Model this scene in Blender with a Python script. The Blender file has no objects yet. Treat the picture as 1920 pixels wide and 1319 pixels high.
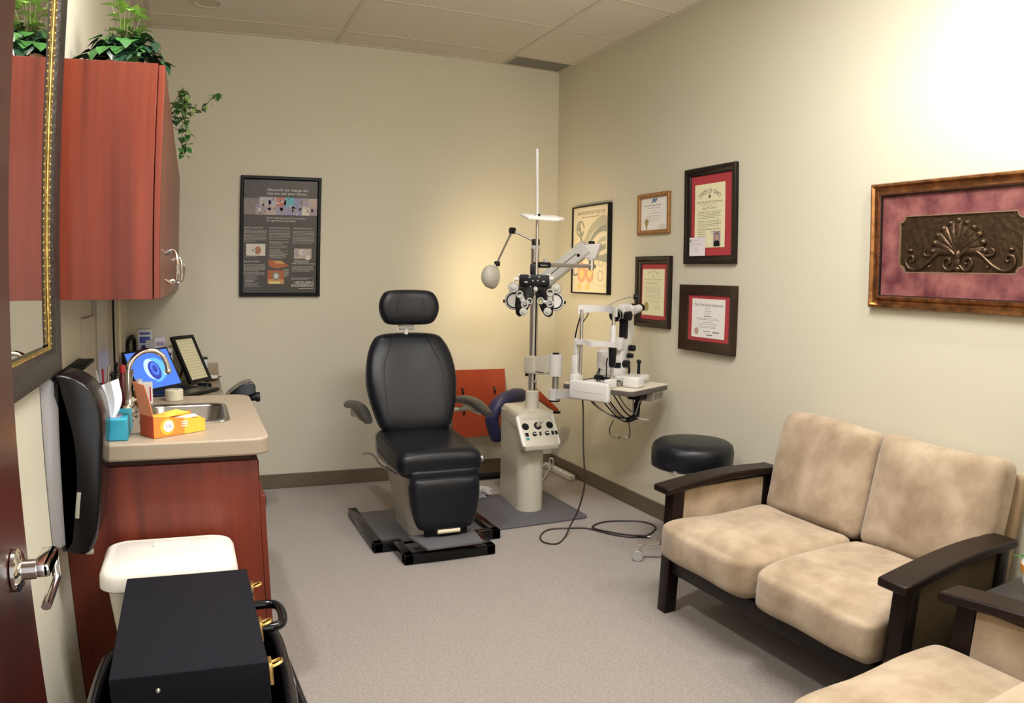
import bpy, bmesh, math, random
from mathutils import Matrix, Vector
random.seed(7)
SC = bpy.context.scene
COL = SC.collection
PI = math.pi
V = Vector

# ---------------------------------------------------------------- camera (the lens bends straight lines: barrel distortion)
def look_matrix():
    M = [[0.9103139665278737, -0.41346829572218763, 0.019298983830216564],
         [0.02138958880520574, 0.09355288323834923, 0.9953845204384766],
         [0.413365416834831, 0.9056996336923083, -0.0940064130503075]]
    C = (-2.589777, -4.906571, 1.404510)
    return Matrix(((M[0][0], M[1][0], -M[2][0], C[0]), (M[0][1], M[1][1], -M[2][1], C[1]),
                   (M[0][2], M[1][2], -M[2][2], C[2]), (0, 0, 0, 1)))
cd = bpy.data.cameras.new('camera')
cam = bpy.data.objects.new('camera', cd); COL.objects.link(cam)
cd.type = 'PANO'; cd.panorama_type = 'FISHEYE_LENS_POLYNOMIAL'
cd.sensor_fit = 'HORIZONTAL'; cd.sensor_width = 36.0; cd.fisheye_fov = 3.0
cd.fisheye_polynomial_k0 = 0.0
cd.fisheye_polynomial_k1 = -0.03844357860227195
cd.fisheye_polynomial_k2 = -6.189916138484968e-05
cd.fisheye_polynomial_k3 = 4.767855238440043e-06
cd.fisheye_polynomial_k4 = 1.2909914454779445e-07
cd.clip_start = 0.02
cam.matrix_world = look_matrix()
SC.camera = cam
SC.view_settings.view_transform = 'Standard'
SC.view_settings.look = 'None'
SC.view_settings.exposure = 0.18
SC.view_settings.gamma = 1.0
SC.cycles.max_bounces = 8
SC.cycles.diffuse_bounces = 5
SC.cycles.sample_clamp_indirect = 6.0

# ---------------------------------------------------------------- world, lamps of the room and an added fill spot
W = bpy.data.worlds.new('world'); SC.world = W; W.use_nodes = True
W.node_tree.nodes['Background'].inputs[0].default_value = (1.0, 0.99, 0.97, 1)
W.node_tree.nodes['Background'].inputs[1].default_value = 2.2
H = 3.0275
def area(name, loc, sx, sy, power, col=(1, .93, .82), rot=(0, 0, 0), spread=180):
    l = bpy.data.lights.new(name, 'AREA'); l.shape = 'RECTANGLE'; l.size = sx; l.size_y = sy
    l.energy = power; l.color = col; l.spread = math.radians(spread)
    o = bpy.data.objects.new(name, l); COL.objects.link(o); o.location = loc; o.rotation_euler = rot
    return o
def spot(name, loc, target, power, ang, blend=.6, col=(1, .85, .62), rad=.05):
    l = bpy.data.lights.new(name, 'SPOT'); l.energy = power; l.spot_size = math.radians(ang); l.spot_blend = blend
    l.color = col; l.shadow_soft_size = rad
    o = bpy.data.objects.new(name, l); COL.objects.link(o); o.location = loc
    o.rotation_euler = (V(target) - V(loc)).to_track_quat('-Z', 'Y').to_euler()
    return o
area('ceiling_panel_light', (-1.45, -3.45, H - .035), 1.10, .50, 54, (1, .985, .96))
spot('downlight_right', (-.42, -3.85, H - .06), (-.25, -3.7, 0), 42, 130, .8, (1, .98, .94), .06)
spot('downlight_left', (-2.72, -3.05, H - .06), (-2.80, -2.85, 0), 105, 140, .8, (1, .97, .91), .06)
spot('fill_spot_centre', (-1.5, -1.55, H - .06), (-1.5, -1.5, 0), 26, 150, 1.0, (1, .98, .95), .06)  # added fill without a fixture, lifts the back of the room

# ---------------------------------------------------------------- materials
MATS = {}
def lin(c):
    return tuple((x / 12.92 if x <= .04045 else ((x + .055) / 1.055) ** 2.4) for x in c)
def hexc(h):
    return lin(tuple(int(h[i:i + 2], 16) / 255 for i in (0, 2, 4)))
def mat(name, col, rough=.5, metal=0.0, var=None, bump=None, coat=0.0, emit=None, trans=0.0, alpha=1.0, sheen=0.0, spec=.5, streak=None, ior=1.45):
    """col linear RGB or 'rrggbb'; var=(scale, colour2, detail); bump=(scale, strength); streak=(scale xyz, colour2)"""
    if name in MATS: return MATS[name]
    m = bpy.data.materials.new(name); m.use_nodes = True; nt = m.node_tree; b = nt.nodes['Principled BSDF']
    if isinstance(col, str): col = hexc(col)
    b.inputs['Base Color'].default_value = (*col, 1)
    b.inputs['Roughness'].default_value = rough; b.inputs['Metallic'].default_value = metal
    b.inputs['Specular IOR Level'].default_value = spec; b.inputs['IOR'].default_value = ior
    b.inputs['Coat Weight'].default_value = coat; b.inputs['Coat Roughness'].default_value = .12
    b.inputs['Transmission Weight'].default_value = trans; b.inputs['Alpha'].default_value = alpha
    b.inputs['Sheen Weight'].default_value = sheen
    if emit: b.inputs['Emission Color'].default_value = (*emit[0], 1); b.inputs['Emission Strength'].default_value = emit[1]
    tc = nt.nodes.new('ShaderNodeTexCoord')
    def noise(scale, detail=3, src=None, rough_=.55):
        n = nt.nodes.new('ShaderNodeTexNoise'); n.inputs['Scale'].default_value = scale; n.inputs['Detail'].default_value = detail
        n.inputs['Roughness'].default_value = rough_
        nt.links.new(src or tc.outputs['Object'], n.inputs['Vector']); return n
    if var or streak:
        if streak:
            mp = nt.nodes.new('ShaderNodeMapping'); mp.inputs['Scale'].default_value = streak[0]
            nt.links.new(tc.outputs['Object'], mp.inputs[0]); n = noise(1.0, 5, mp.outputs[0], .6); c2 = streak[1]
        else:
            n = noise(var[0], var[2] if len(var) > 2 else 4); c2 = var[1]
        if isinstance(c2, str): c2 = hexc(c2)
        r = nt.nodes.new('ShaderNodeValToRGB'); r.color_ramp.elements[0].position = .33; r.color_ramp.elements[1].position = .67
        r.color_ramp.elements[0].color = (*c2, 1); r.color_ramp.elements[1].color = (*col, 1)
        nt.links.new(n.outputs['Fac'], r.inputs[0]); nt.links.new(r.outputs[0], b.inputs['Base Color'])
    if bump:
        n = noise(bump[0], 4); bp = nt.nodes.new('ShaderNodeBump'); bp.inputs['Strength'].default_value = bump[1]; bp.inputs['Distance'].default_value = .01 if len(bump) < 3 else bump[2]
        nt.links.new(n.outputs['Fac'], bp.inputs['Height']); nt.links.new(bp.outputs[0], b.inputs['Normal'])
    MATS[name] = m; return m

wall_m = mat('beige wall paint', (.62, .588, .482), .62, bump=(220, .12, .002), spec=.3)
ceil_m = mat('ceiling tile', (.72, .665, .575), .9, var=(160, (.65, .595, .51), 2), bump=(120, .5, .004))
tee_m = mat('ceiling grid paint', (.60, .54, .45), .6)
carpet_m = mat('taupe carpet', (.385, .338, .308), .95, var=(95, (.27, .232, .208), 6), bump=(260, .9, .006), sheen=.3)
base_m = mat('baseboard vinyl', (.145, .115, .078), .55, var=(30, (.125, .10, .066), 2))
cherry = mat('cherry laminate', (.215, .034, .012), .40, streak=((12, 12, .5), (.085, .011, .005)), coat=.14)
cherry_dark = mat('cherry edge', (.18, .026, .012), .35, streak=((9, 9, .5), (.2, .024, .012)), coat=.2)
orange_wood = mat('orange cherry plywood', (.34, .050, .014), .4, streak=((6, 6, .6), (.27, .035, .010)))
counter_m = mat('tan laminate', (.365, .295, .215), .45, var=(300, (.33, .265, .195), 2))
desk_m = mat('taupe laminate', (.33, .26, .185), .45, var=(300, (.29, .23, .16), 2))
blackleather = mat('black leather', (.007, .008, .012), .36, bump=(190, .25, .002), spec=.38)
blackplastic = mat('black plastic', (.006, .006, .008), .34, spec=.35)
blackmatte = mat('black matte', (.007, .007, .008), .6, spec=.25)
gloss_black = mat('gloss black', (.004, .004, .006), .16, coat=.1, spec=.4)
greyplate = mat('grey rubber', (.125, .122, .135), .6, var=(150, (.105, .10, .115), 3))
enamel = mat('ivory enamel', (.56, .525, .44), .35)
white_en = mat('white enamel', (.68, .67, .66), .3)
steel = mat('brushed steel', (.66, .64, .62), .38, 1.0)
chrome = mat('chrome', (.82, .80, .78), .08, 1.0)
brass = mat('brass', (.75, .52, .18), .25, 1.0)
darkwood = mat('espresso wood', (.012, .0050, .0035), .36, streak=((14, 3, 14), (.007, .003, .002)), spec=.32)
suede = mat('tan suede', (.45, .35, .25), .95, var=(7.5, (.285, .205, .13), 8), bump=(28, .45, .006), sheen=.3)
darksuede = mat('shade brown upholstery', (.085, .06, .033), .9, var=(9, (.06, .042, .022), 4))  # on the outer arm panels this dark tone paints shade over tan suede
navy = mat('navy vinyl', (.020, .020, .075), .45, bump=(80, .2, .002))
whiteplastic = mat('white plastic', (.70, .66, .56), .4)
paper_w = mat('white paper', (.82, .80, .78), .7)
paper_c = mat('cream paper', (.80, .76, .52), .7)
ink = mat('dark ink', (.05, .045, .045), .7)
ink_soft = mat('soft ink', (.33, .31, .26), .7)
glass_clear = mat('clear glass', (1, 1, 1), .02, trans=1.0, ior=1.1)

# ---------------------------------------------------------------- geometry helpers
PW = {}
class G:
    def __init__(s, xf=None):
        s.bm = bmesh.new(); s.xf = xf or Matrix(); s.mi = 0
    def _fin(s, verts, faces):
        for f in faces: f.material_index = s.mi
        for v in verts: v.co = s.xf @ v.co
    def raw(s, pts, faces, loc=None):
        vs = [s.bm.verts.new((loc @ V(p)) if loc else p) for p in pts]
        fs = []
        for f in faces:
            try: fs.append(s.bm.faces.new([vs[i] for i in f]))
            except ValueError: pass
        s._fin(vs, fs); return s
    def box(s, x0, x1, y0, y1, z0, z1, bev=0, seg=2, m=None):
        b = bmesh.new()
        bmesh.ops.create_cube(b, size=1)
        for v in b.verts: v.co = V(((x0 + x1) / 2 + v.co.x * (x1 - x0), (y0 + y1) / 2 + v.co.y * (y1 - y0), (z0 + z1) / 2 + v.co.z * (z1 - z0)))
        if bev: bmesh.ops.bevel(b, geom=b.edges[:], offset=bev, segments=seg, affect='EDGES', profile=.5)
        return s.merge(b, m)
    def merge(s, b, m=None):
        b.verts.ensure_lookup_table(); b.verts.index_update()
        pts = [((m @ v.co) if m else v.co.copy()) for v in b.verts]
        fc = [[v.index for v in f.verts] for f in b.faces]
        b.free(); return s.raw(pts, fc)
    def cyl(s, p0, p1, r0, r1=None, n=20, caps=True):
        p0, p1 = V(p0), V(p1); r1 = r0 if r1 is None else r1
        q = (p1 - p0).to_track_quat('Z', 'X').to_matrix(); pts = []
        for p, r in ((p0, r0), (p1, r1)):
            for i in range(n):
                a = 2 * PI * i / n; pts.append(p + q @ V((r * math.cos(a), r * math.sin(a), 0)))
        f = [[i, (i + 1) % n, n + (i + 1) % n, n + i] for i in range(n)]
        if caps: f += [list(range(n))[::-1], list(range(n, 2 * n))]
        return s.raw(pts, f)
    def lathe(s, prof, c=(0, 0, 0), axis=(0, 0, 1), n=32, sc=(1, 1)):
        c = V(c); q = V(axis).to_track_quat('Z', 'X').to_matrix(); pts = []; k = len(prof)
        for r, z in prof:
            for i in range(n):
                a = 2 * PI * i / n; pts.append(c + q @ V((max(r, 1e-5) * math.cos(a) * sc[0], max(r, 1e-5) * math.sin(a) * sc[1], z)))
        f = [[j * n + i, j * n + (i + 1) % n, (j + 1) * n + (i + 1) % n, (j + 1) * n + i] for j in range(k - 1) for i in range(n)]
        if prof[0] != prof[-1]: f += [list(range(n))[::-1], list(range((k - 1) * n, k * n))]
        return s.raw(pts, f)
    def sphere(s, c, r, n=16):
        if not hasattr(r, '__len__'): r = (r, r, r)
        b = bmesh.new(); bmesh.ops.create_uvsphere(b, u_segments=n, v_segments=max(8, n // 2), radius=1)
        for v in b.verts: v.co = V((c[0] + v.co.x * r[0], c[1] + v.co.y * r[1], c[2] + v.co.z * r[2]))
        return s.merge(b)
    def tube(s, pts, r, n=8, sub=6, closed=False, sq=None):
        P = [V(p) for p in pts]
        if sub > 1 and len(P) > 2:
            out = []; L = len(P)
            rng = range(L if closed else L - 1)
            for i in rng:
                if closed: a, b, c, d = P[(i - 1) % L], P[i], P[(i + 1) % L], P[(i + 2) % L]
                else: a, b, c, d = P[max(i - 1, 0)], P[i], P[i + 1], P[min(i + 2, L - 1)]
                for k in range(sub):
                    t = k / sub
                    out.append(.5 * ((2 * b) + (c - a) * t + (2 * a - 5 * b + 4 * c - d) * t * t + (3 * b - a - 3 * c + d) * t ** 3))
            if not closed: out.append(P[-1])
            P = out
        L = len(P); vs = []; up = None
        rr = r if hasattr(r, '__len__') else None
        for i, p in enumerate(P):
            d = (P[(i + 1) % L] - P[i - 1]) if closed else (P[min(i + 1, L - 1)] - P[max(i - 1, 0)])
            if d.length < 1e-9: d = V((0, 0, 1))
            d.normalize()
            if up is None:
                up = d.cross(V((0, 0, 1)))
                if up.length < .05: up = d.cross(V((1, 0, 0)))
            up = (up - d * up.dot(d)).normalized(); sd = d.cross(up)
            rad = (rr[0] + (rr[1] - rr[0]) * i / (L - 1)) if rr else r
            for k in range(n):
                a = 2 * PI * k / n + (PI / n if n == 4 else 0)
                vs.append(p + up * rad * math.cos(a) * (sq[0] if sq else 1) + sd * rad * math.sin(a) * (sq[1] if sq else 1))
        f = []
        for i in range(L if closed else L - 1):
            j = (i + 1) % L
            f += [[i * n + k, i * n + (k + 1) % n, j * n + (k + 1) % n, j * n + k] for k in range(n)]
        if not closed: f += [list(range(n))[::-1], list(range((L - 1) * n, L * n))]
        return s.raw(vs, f)
    def prism(s, poly, a, b, plane='xy', bev=0, seg=2):
        m = {'xy': lambda u, v, w: (u, v, w), 'xz': lambda u, v, w: (u, w, v), 'yz': lambda u, v, w: (w, u, v)}[plane]
        n = len(poly); bb = bmesh.new()
        vs = [bb.verts.new(m(u, v, a)) for u, v in poly] + [bb.verts.new(m(u, v, b)) for u, v in poly]
        bb.faces.new(vs[:n][::-1]); bb.faces.new(vs[n:])
        for i in range(n): bb.faces.new((vs[i], vs[(i + 1) % n], vs[n + (i + 1) % n], vs[n + i]))
        bmesh.ops.recalc_face_normals(bb, faces=bb.faces[:])
        if bev: bmesh.ops.bevel(bb, geom=bb.edges[:], offset=bev, segments=seg, affect='EDGES', profile=.5)
        return s.merge(bb)
    def face(s, pts):
        return s.raw(pts, [list(range(len(pts)))])
    def loft(s, rings, closed=True, caps=True):
        n = len(rings[0]); pts = [p for r in rings for p in r]; f = []
        for j in range(len(rings) - 1):
            for i in range(n if closed else n - 1):
                f.append([j * n + i, j * n + (i + 1) % n, (j + 1) * n + (i + 1) % n, (j + 1) * n + i])
        if caps: f += [list(range(n))[::-1], list(range((len(rings) - 1) * n, len(rings) * n))]
        return s.raw(pts, f)
    def cushion(s, c, size, r, fn=None, N=14, m=None):
        """rounded box; fn(u,v,w,p) moves a point (u,v,w in -1..1)"""
        b = bmesh.new(); bmesh.ops.create_cube(b, size=2)
        bmesh.ops.subdivide_edges(b, edges=b.edges[:], cuts=N, use_grid_fill=True)
        h = V(size) / 2
        for v in b.verts:
            u = v.co.copy(); q = V()
            for i in range(3):
                t = u[i]; t = math.copysign(abs(t) ** .75, t) if abs(t) < 1 else t
                q[i] = t * h[i]
            inn = V([max(-(h[i] - r), min(h[i] - r, q[i])) for i in range(3)]); d = q - inn
            if d.length > 1e-9:
                L = max(abs(d[0]), abs(d[1]), abs(d[2])); q = inn + d.normalized() * L if d.length > 0 else q
            if fn: q = fn(u, q)
            v.co = q + V(c)
        return s.merge(b, m)
    def text(s, txt, size, u, v, w, align='LEFT', sx=1.0, xf=None):
        cu = bpy.data.curves.new('t', 'FONT'); cu.body = txt; cu.size = size; cu.align_x = align; cu.resolution_u = 2
        o = bpy.data.objects.new('t', cu); COL.objects.link(o)
        me = bpy.data.meshes.new_from_object(o.evaluated_get(bpy.context.evaluated_depsgraph_get()))
        pts = [(u + p.co.x * sx, v + p.co.y, w) for p in me.vertices]
        if xf: pts = [xf @ V(p) for p in pts]
        s.raw(pts, [list(p.vertices) for p in me.polygons])
        bpy.data.objects.remove(o); bpy.data.meshes.remove(me); bpy.data.curves.remove(cu); return s
    def obj(s, name, m, parent=None, smooth=38, label=None, recalc=True):
        if recalc: bmesh.ops.recalc_face_normals(s.bm, faces=s.bm.faces[:])
        me = bpy.data.meshes.new(name)
        if parent is not None:
            inv = PW[parent.name].inverted()
            s.bm.transform(inv)
        s.bm.to_mesh(me); s.bm.free()
        for x in (m if isinstance(m, (list, tuple)) else [m]): me.materials.append(x)
        o = bpy.data.objects.new(name, me); COL.objects.link(o)
        if smooth:
            me.polygons.foreach_set('use_smooth', [True] * len(me.polygons)); me.set_sharp_from_angle(angle=math.radians(smooth))
        if parent is not None: o.parent = parent; PW[o.name] = PW[parent.name]
        else: PW[o.name] = Matrix()
        if label: o['label'] = label
        return o
def tag(o, label, cat, group=None):
    o['label'] = label; o['category'] = cat
    if group: o['group'] = group
    return o
def thing(name, label, cat, loc=(0, 0, 0), rz=0, group=None, tilt=None):
    o = bpy.data.objects.new(name, None); COL.objects.link(o); o.empty_display_size = .1
    o.location = loc; o.rotation_euler = (0, 0, rz)
    PW[o.name] = Matrix.Translation(loc) @ Matrix.Rotation(rz, 4, 'Z')
    return tag(o, label, cat, group)
def struct(g, name, m, **k):
    o = g.obj(name, m, **k); o['kind'] = 'structure'; return o
def dup(root, loc, rz, label, group=None):
    r = root.copy(); COL.objects.link(r); r.location = loc; r.rotation_euler = (0, 0, rz); r['label'] = label
    if group: r['group'] = group
    for ch in list(root.children):
        c = ch.copy(); COL.objects.link(c); c.parent = r
        for gg in list(ch.children):
            d = gg.copy(); COL.objects.link(d); d.parent = c
    PW[r.name] = Matrix.Translation(loc) @ Matrix.Rotation(rz, 4, 'Z')
    return r
def rrect(x0, x1, y0, y1, r, n=6, rs=None):
    """rounded rectangle polygon, ccw from lower left; rs = four radii (ll, lr, ur, ul)"""
    rs = rs or (r, r, r, r); out = []
    for (cx, cy, a0), q in zip(((x0, y0, PI), (x1, y0, 1.5 * PI), (x1, y1, 0), (x0, y1, .5 * PI)), rs):
        q = max(q, 1e-4); ox = cx + (q if cx == x0 else -q); oy = cy + (q if cy == y0 else -q)
        out += [(ox + q * math.cos(a0 + .5 * PI * k / n), oy + q * math.sin(a0 + .5 * PI * k / n)) for k in range(n + 1)]
    return out
def split_obj(o):
    """every loose piece of a part becomes a part of its own, with the same name and parent"""
    bm = bmesh.new(); bm.from_mesh(o.data); bm.verts.ensure_lookup_table(); seen = {}; k = 0
    for v in bm.verts:
        if v in seen: continue
        st = [v]; seen[v] = k
        while st:
            x = st.pop()
            for e in x.link_edges:
                y = e.other_vert(x)
                if y not in seen: seen[y] = k; st.append(y)
        k += 1
    ids = {v.index: i for v, i in seen.items()}
    out = [o]
    for j in range(1, k):
        b2 = bmesh.new(); b2.from_mesh(o.data); b2.verts.ensure_lookup_table()
        bmesh.ops.delete(b2, geom=[v for v in b2.verts if ids[v.index] != j], context='VERTS')
        me = bpy.data.meshes.new(o.data.name); b2.to_mesh(me); b2.free()
        for m in o.data.materials: me.materials.append(m)
        me.set_sharp_from_angle(angle=math.radians(38))
        c = bpy.data.objects.new(o.name.split('.')[0], me); COL.objects.link(c); c.parent = o.parent; PW[c.name] = PW[o.name]; out.append(c)
    bmesh.ops.delete(bm, geom=[v for v in bm.verts if seen[v] != 0], context='VERTS'); bm.to_mesh(o.data); bm.free(); o.data.set_sharp_from_angle(angle=math.radians(38))
    return out
TRZ = lambda loc, rz=0: Matrix.Translation(loc) @ Matrix.Rotation(rz, 4, 'Z')
def frame_xf(side):
    if side == 'back': return Matrix(((1, 0, 0, 0), (0, 0, -1, 0), (0, 1, 0, 0), (0, 0, 0, 1)))      # (u,v,w)->(u,-w,v)
    if side == 'right': return Matrix(((0, 0, -1, 0), (-1, 0, 0, 0), (0, 1, 0, 0), (0, 0, 0, 1)))    # (u,v,w)->(-w,-u,v)
    if side == 'left': return Matrix(((0, 0, 1, XL), (1, 0, 0, 0), (0, 1, 0, 0), (0, 0, 0, 1)))      # (u,v,w)->(XL+w,u,v)
XL = -3.012; YF = -4.62
def moulding(g, u0, u1, v0, v1, prof):
    rings = [[(u0 + t, v0 + t, w), (u1 - t, v0 + t, w), (u1 - t, v1 - t, w), (u0 + t, v1 - t, w)] for t, w in prof]
    g.loft(rings, caps=False); return g
def rect(g, u0, u1, v0, v1, w):
    g.raw([(u0, v0, w), (u1, v0, w), (u1, v1, w), (u0, v1, w)], [[0, 1, 2, 3]]); return g

# ---------------------------------------------------------------- room shell
T = .12
g = G(); g.box(XL - T, T, -6.6, T, -.06, 0); struct(g, 'floor', carpet_m)
g = G(); g.box(XL - T, T, -6.6, T, H, H + .06); struct(g, 'ceiling', ceil_m)
g = G(); g.box(XL - T, T, 0, T, 0, H); struct(g, 'wall_back', wall_m)
g = G(); g.box(0, T, -6.6, 0, 0, H); struct(g, 'wall_right', wall_m)
g = G(); g.box(XL - T, XL, -6.6, 0, 0, H); struct(g, 'wall_left', wall_m)
g = G(); g.box(-1.70, 0, YF - .13, YF, 0, H); g.box(XL, -2.955, YF - .13, YF, 0, H); g.box(-2.955, -1.70, YF - .13, YF, 2.13, H)
struct(g, 'wall_front', wall_m)
for nm, bx in (('baseboard_back', (-3.0, 0, -.012, -.0005)), ('baseboard_right', (-.012, -.0005, YF, -.012)), ('baseboard_left', (XL + .0005, XL + .012, YF, -2.66))):
    g = G(); g.box(*bx, .0005, .100, .003, 1); struct(g, nm, base_m)
g = G()
xs = [-.4855 - 1.22 * k for k in range(3)]
ys = [-.259 - .61 * k for k in range(8)]
for x in xs: g.box(x - .012, x + .012, YF, 0, H - .004, H)
for y in ys: g.box(XL, 0, y - .010, y + .010, H - .0035, H)
for bx in ((XL, 0, -.02, 0), (-.02, 0, YF, 0), (XL, XL + .02, YF, 0)): g.box(*bx, H - .005, H)
struct(g, 'trim_1', tee_m)

def downlight(x, y, label, lit):
    t = thing('downlight', label, 'ceiling light', (x, y, H - .012))
    g = G(); g.lathe([(.070, .010), (.095, .010), (.098, .004), (.092, 0), (.074, 0), (.070, .004), (.070, .010)], (x, y, H - .012), n=40); g.obj('trim_ring', mat('light trim', (.6, .56, .48), .4), t)
    g = G(); g.lathe([(.0, .0105), (.069, .0105), (.069, .006), (.05, .009), (.0, .0095)], (x, y, H - .012), n=32)
    g.obj('lamp_lens', mat('lamp lens lit', (.8, .75, .6), .4, emit=((1, .9, .7), 6)) if lit else mat('lamp lens dim', (.50, .47, .33), .35), t)
t = thing('fill_torchiere', 'added unseen white floor lamp shining upward in the front right corner', 'floor lamp', (-.30, -4.38, 0))  # lamp added out of view to brighten the ceiling from below
g = G(); g.lathe([(.0, 0), (.13, 0), (.13, .02), (.02, .04), (.012, .06)], (-.30, -4.38, .001)); g.obj('base', mat('lamp bronze', (.08, .06, .045), .35, .6), t)
g = G(); g.cyl((-.30, -4.38, .05), (-.30, -4.38, 1.72), .011); g.obj('pole', MATS['lamp bronze'], t)
g = G(); g.lathe([(.02, 1.70), (.09, 1.73), (.16, 1.80), (.165, 1.80), (.10, 1.725), (.02, 1.69)], (-.30, -4.38, 0)); g.obj('bowl', mat('frosted bowl', (.8, .78, .7), .5), t)
lt = bpy.data.lights.new('fill_torchiere_light', 'POINT'); lt.energy = 72; lt.color = (1, .97, .90); lt.shadow_soft_size = .025  # added light of the unseen lamp, thrown upward by its bowl
lto = bpy.data.objects.new('fill_torchiere_light', lt); COL.objects.link(lto); lto.location = (-.30, -4.38, 1.768)
downlight(-2.575, -.545, 'small round recessed downlight in the ceiling near the back left corner', False)
g = G(); t = thing('ceiling_panel', 'rectangular white ceiling light panel above the middle of the room', 'ceiling light', (-1.45, -3.45, H - .03))
g.xf = Matrix(); moulding(g, -2.03, -.87, -3.73, -3.17, [(0, H - .001), (0, H - .02), (.02, H - .02), (.03, H - .005)]); g.obj('panel_frame', white_en, t)
g = G(); g.box(-2.005, -.895, -3.705, -3.195, H - .012, H - .004); g.obj('diffuser', mat('panel diffuser', (.9, .9, .88), .5, emit=((1, .93, .82), 5)), t)

# vent
t = thing('ceiling_vent', 'grey perforated return air vent in the back right ceiling corner', 'vent', (-.245, -.14, H - .01))
g = G(); moulding(g, -.474, -.014, -.252, -.016, [(0, H - .001), (0, H - .010), (.012, H - .010), (.014, H - .004)]); g.obj('vent_frame', mat('vent frame', (.52, .47, .38), .5), t)
g = G(); g.box(-.462, -.026, -.240, -.028, H - .007, H - .0045)
g.mi = 1
for i in range(42):
    for j in range(9):
        g.raw([(-.455 + i * .0102, -.234 + j * .0228, H - .0072), (-.4515 + i * .0102, -.234 + j * .0228, H - .0072), (-.4515 + i * .0102, -.216 + j * .0228, H - .0072), (-.455 + i * .0102, -.216 + j * .0228, H - .0072)], [[3, 2, 1, 0]])
g.obj('grille', [mat('vent grey', (.24, .235, .20), .5), mat('vent hole', (.10, .10, .09), .8)], t, smooth=0, recalc=False)

def smooth_poly(pts, sub=6):
    P = [V((*p, 0)) for p in pts]; L = len(P); out = []
    for i in range(L):
        a, b, c, d = P[i - 1], P[i], P[(i + 1) % L], P[(i + 2) % L]
        for k in range(sub):
            t = k / sub; q = .5 * ((2 * b) + (c - a) * t + (2 * a - 5 * b + 4 * c - d) * t * t + (3 * b - a - 3 * c + d) * t ** 3); out.append((q.x, q.y))
    return out
def pillow(g, poly, prof, hollow=0.0, curve=0.0):
    """poly in (u,v); prof list of (scale, w); curve bends the sides forward"""
    cu = sum(p[0] for p in poly) / len(poly); cv = sum(p[1] for p in poly) / len(poly)
    hw = max(abs(p[0] - cu) for p in poly)
    rings = []
    for s, w in prof:
        r = []
        for u, v in poly:
            uu = cu + (u - cu) * s; vv = cv + (v - cv) * s
            r.append((uu, vv, w + curve * ((uu - cu) / hw) ** 2))
        rings.append(r)
    g.loft(rings)
PROF = [(.6, -.034), (.9, -.030), (.98, -.018), (1.0, .0), (.985, .020), (.94, .036), (.86, .046), (.7, .052), (.45, .055), (.15, .056)]

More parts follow.
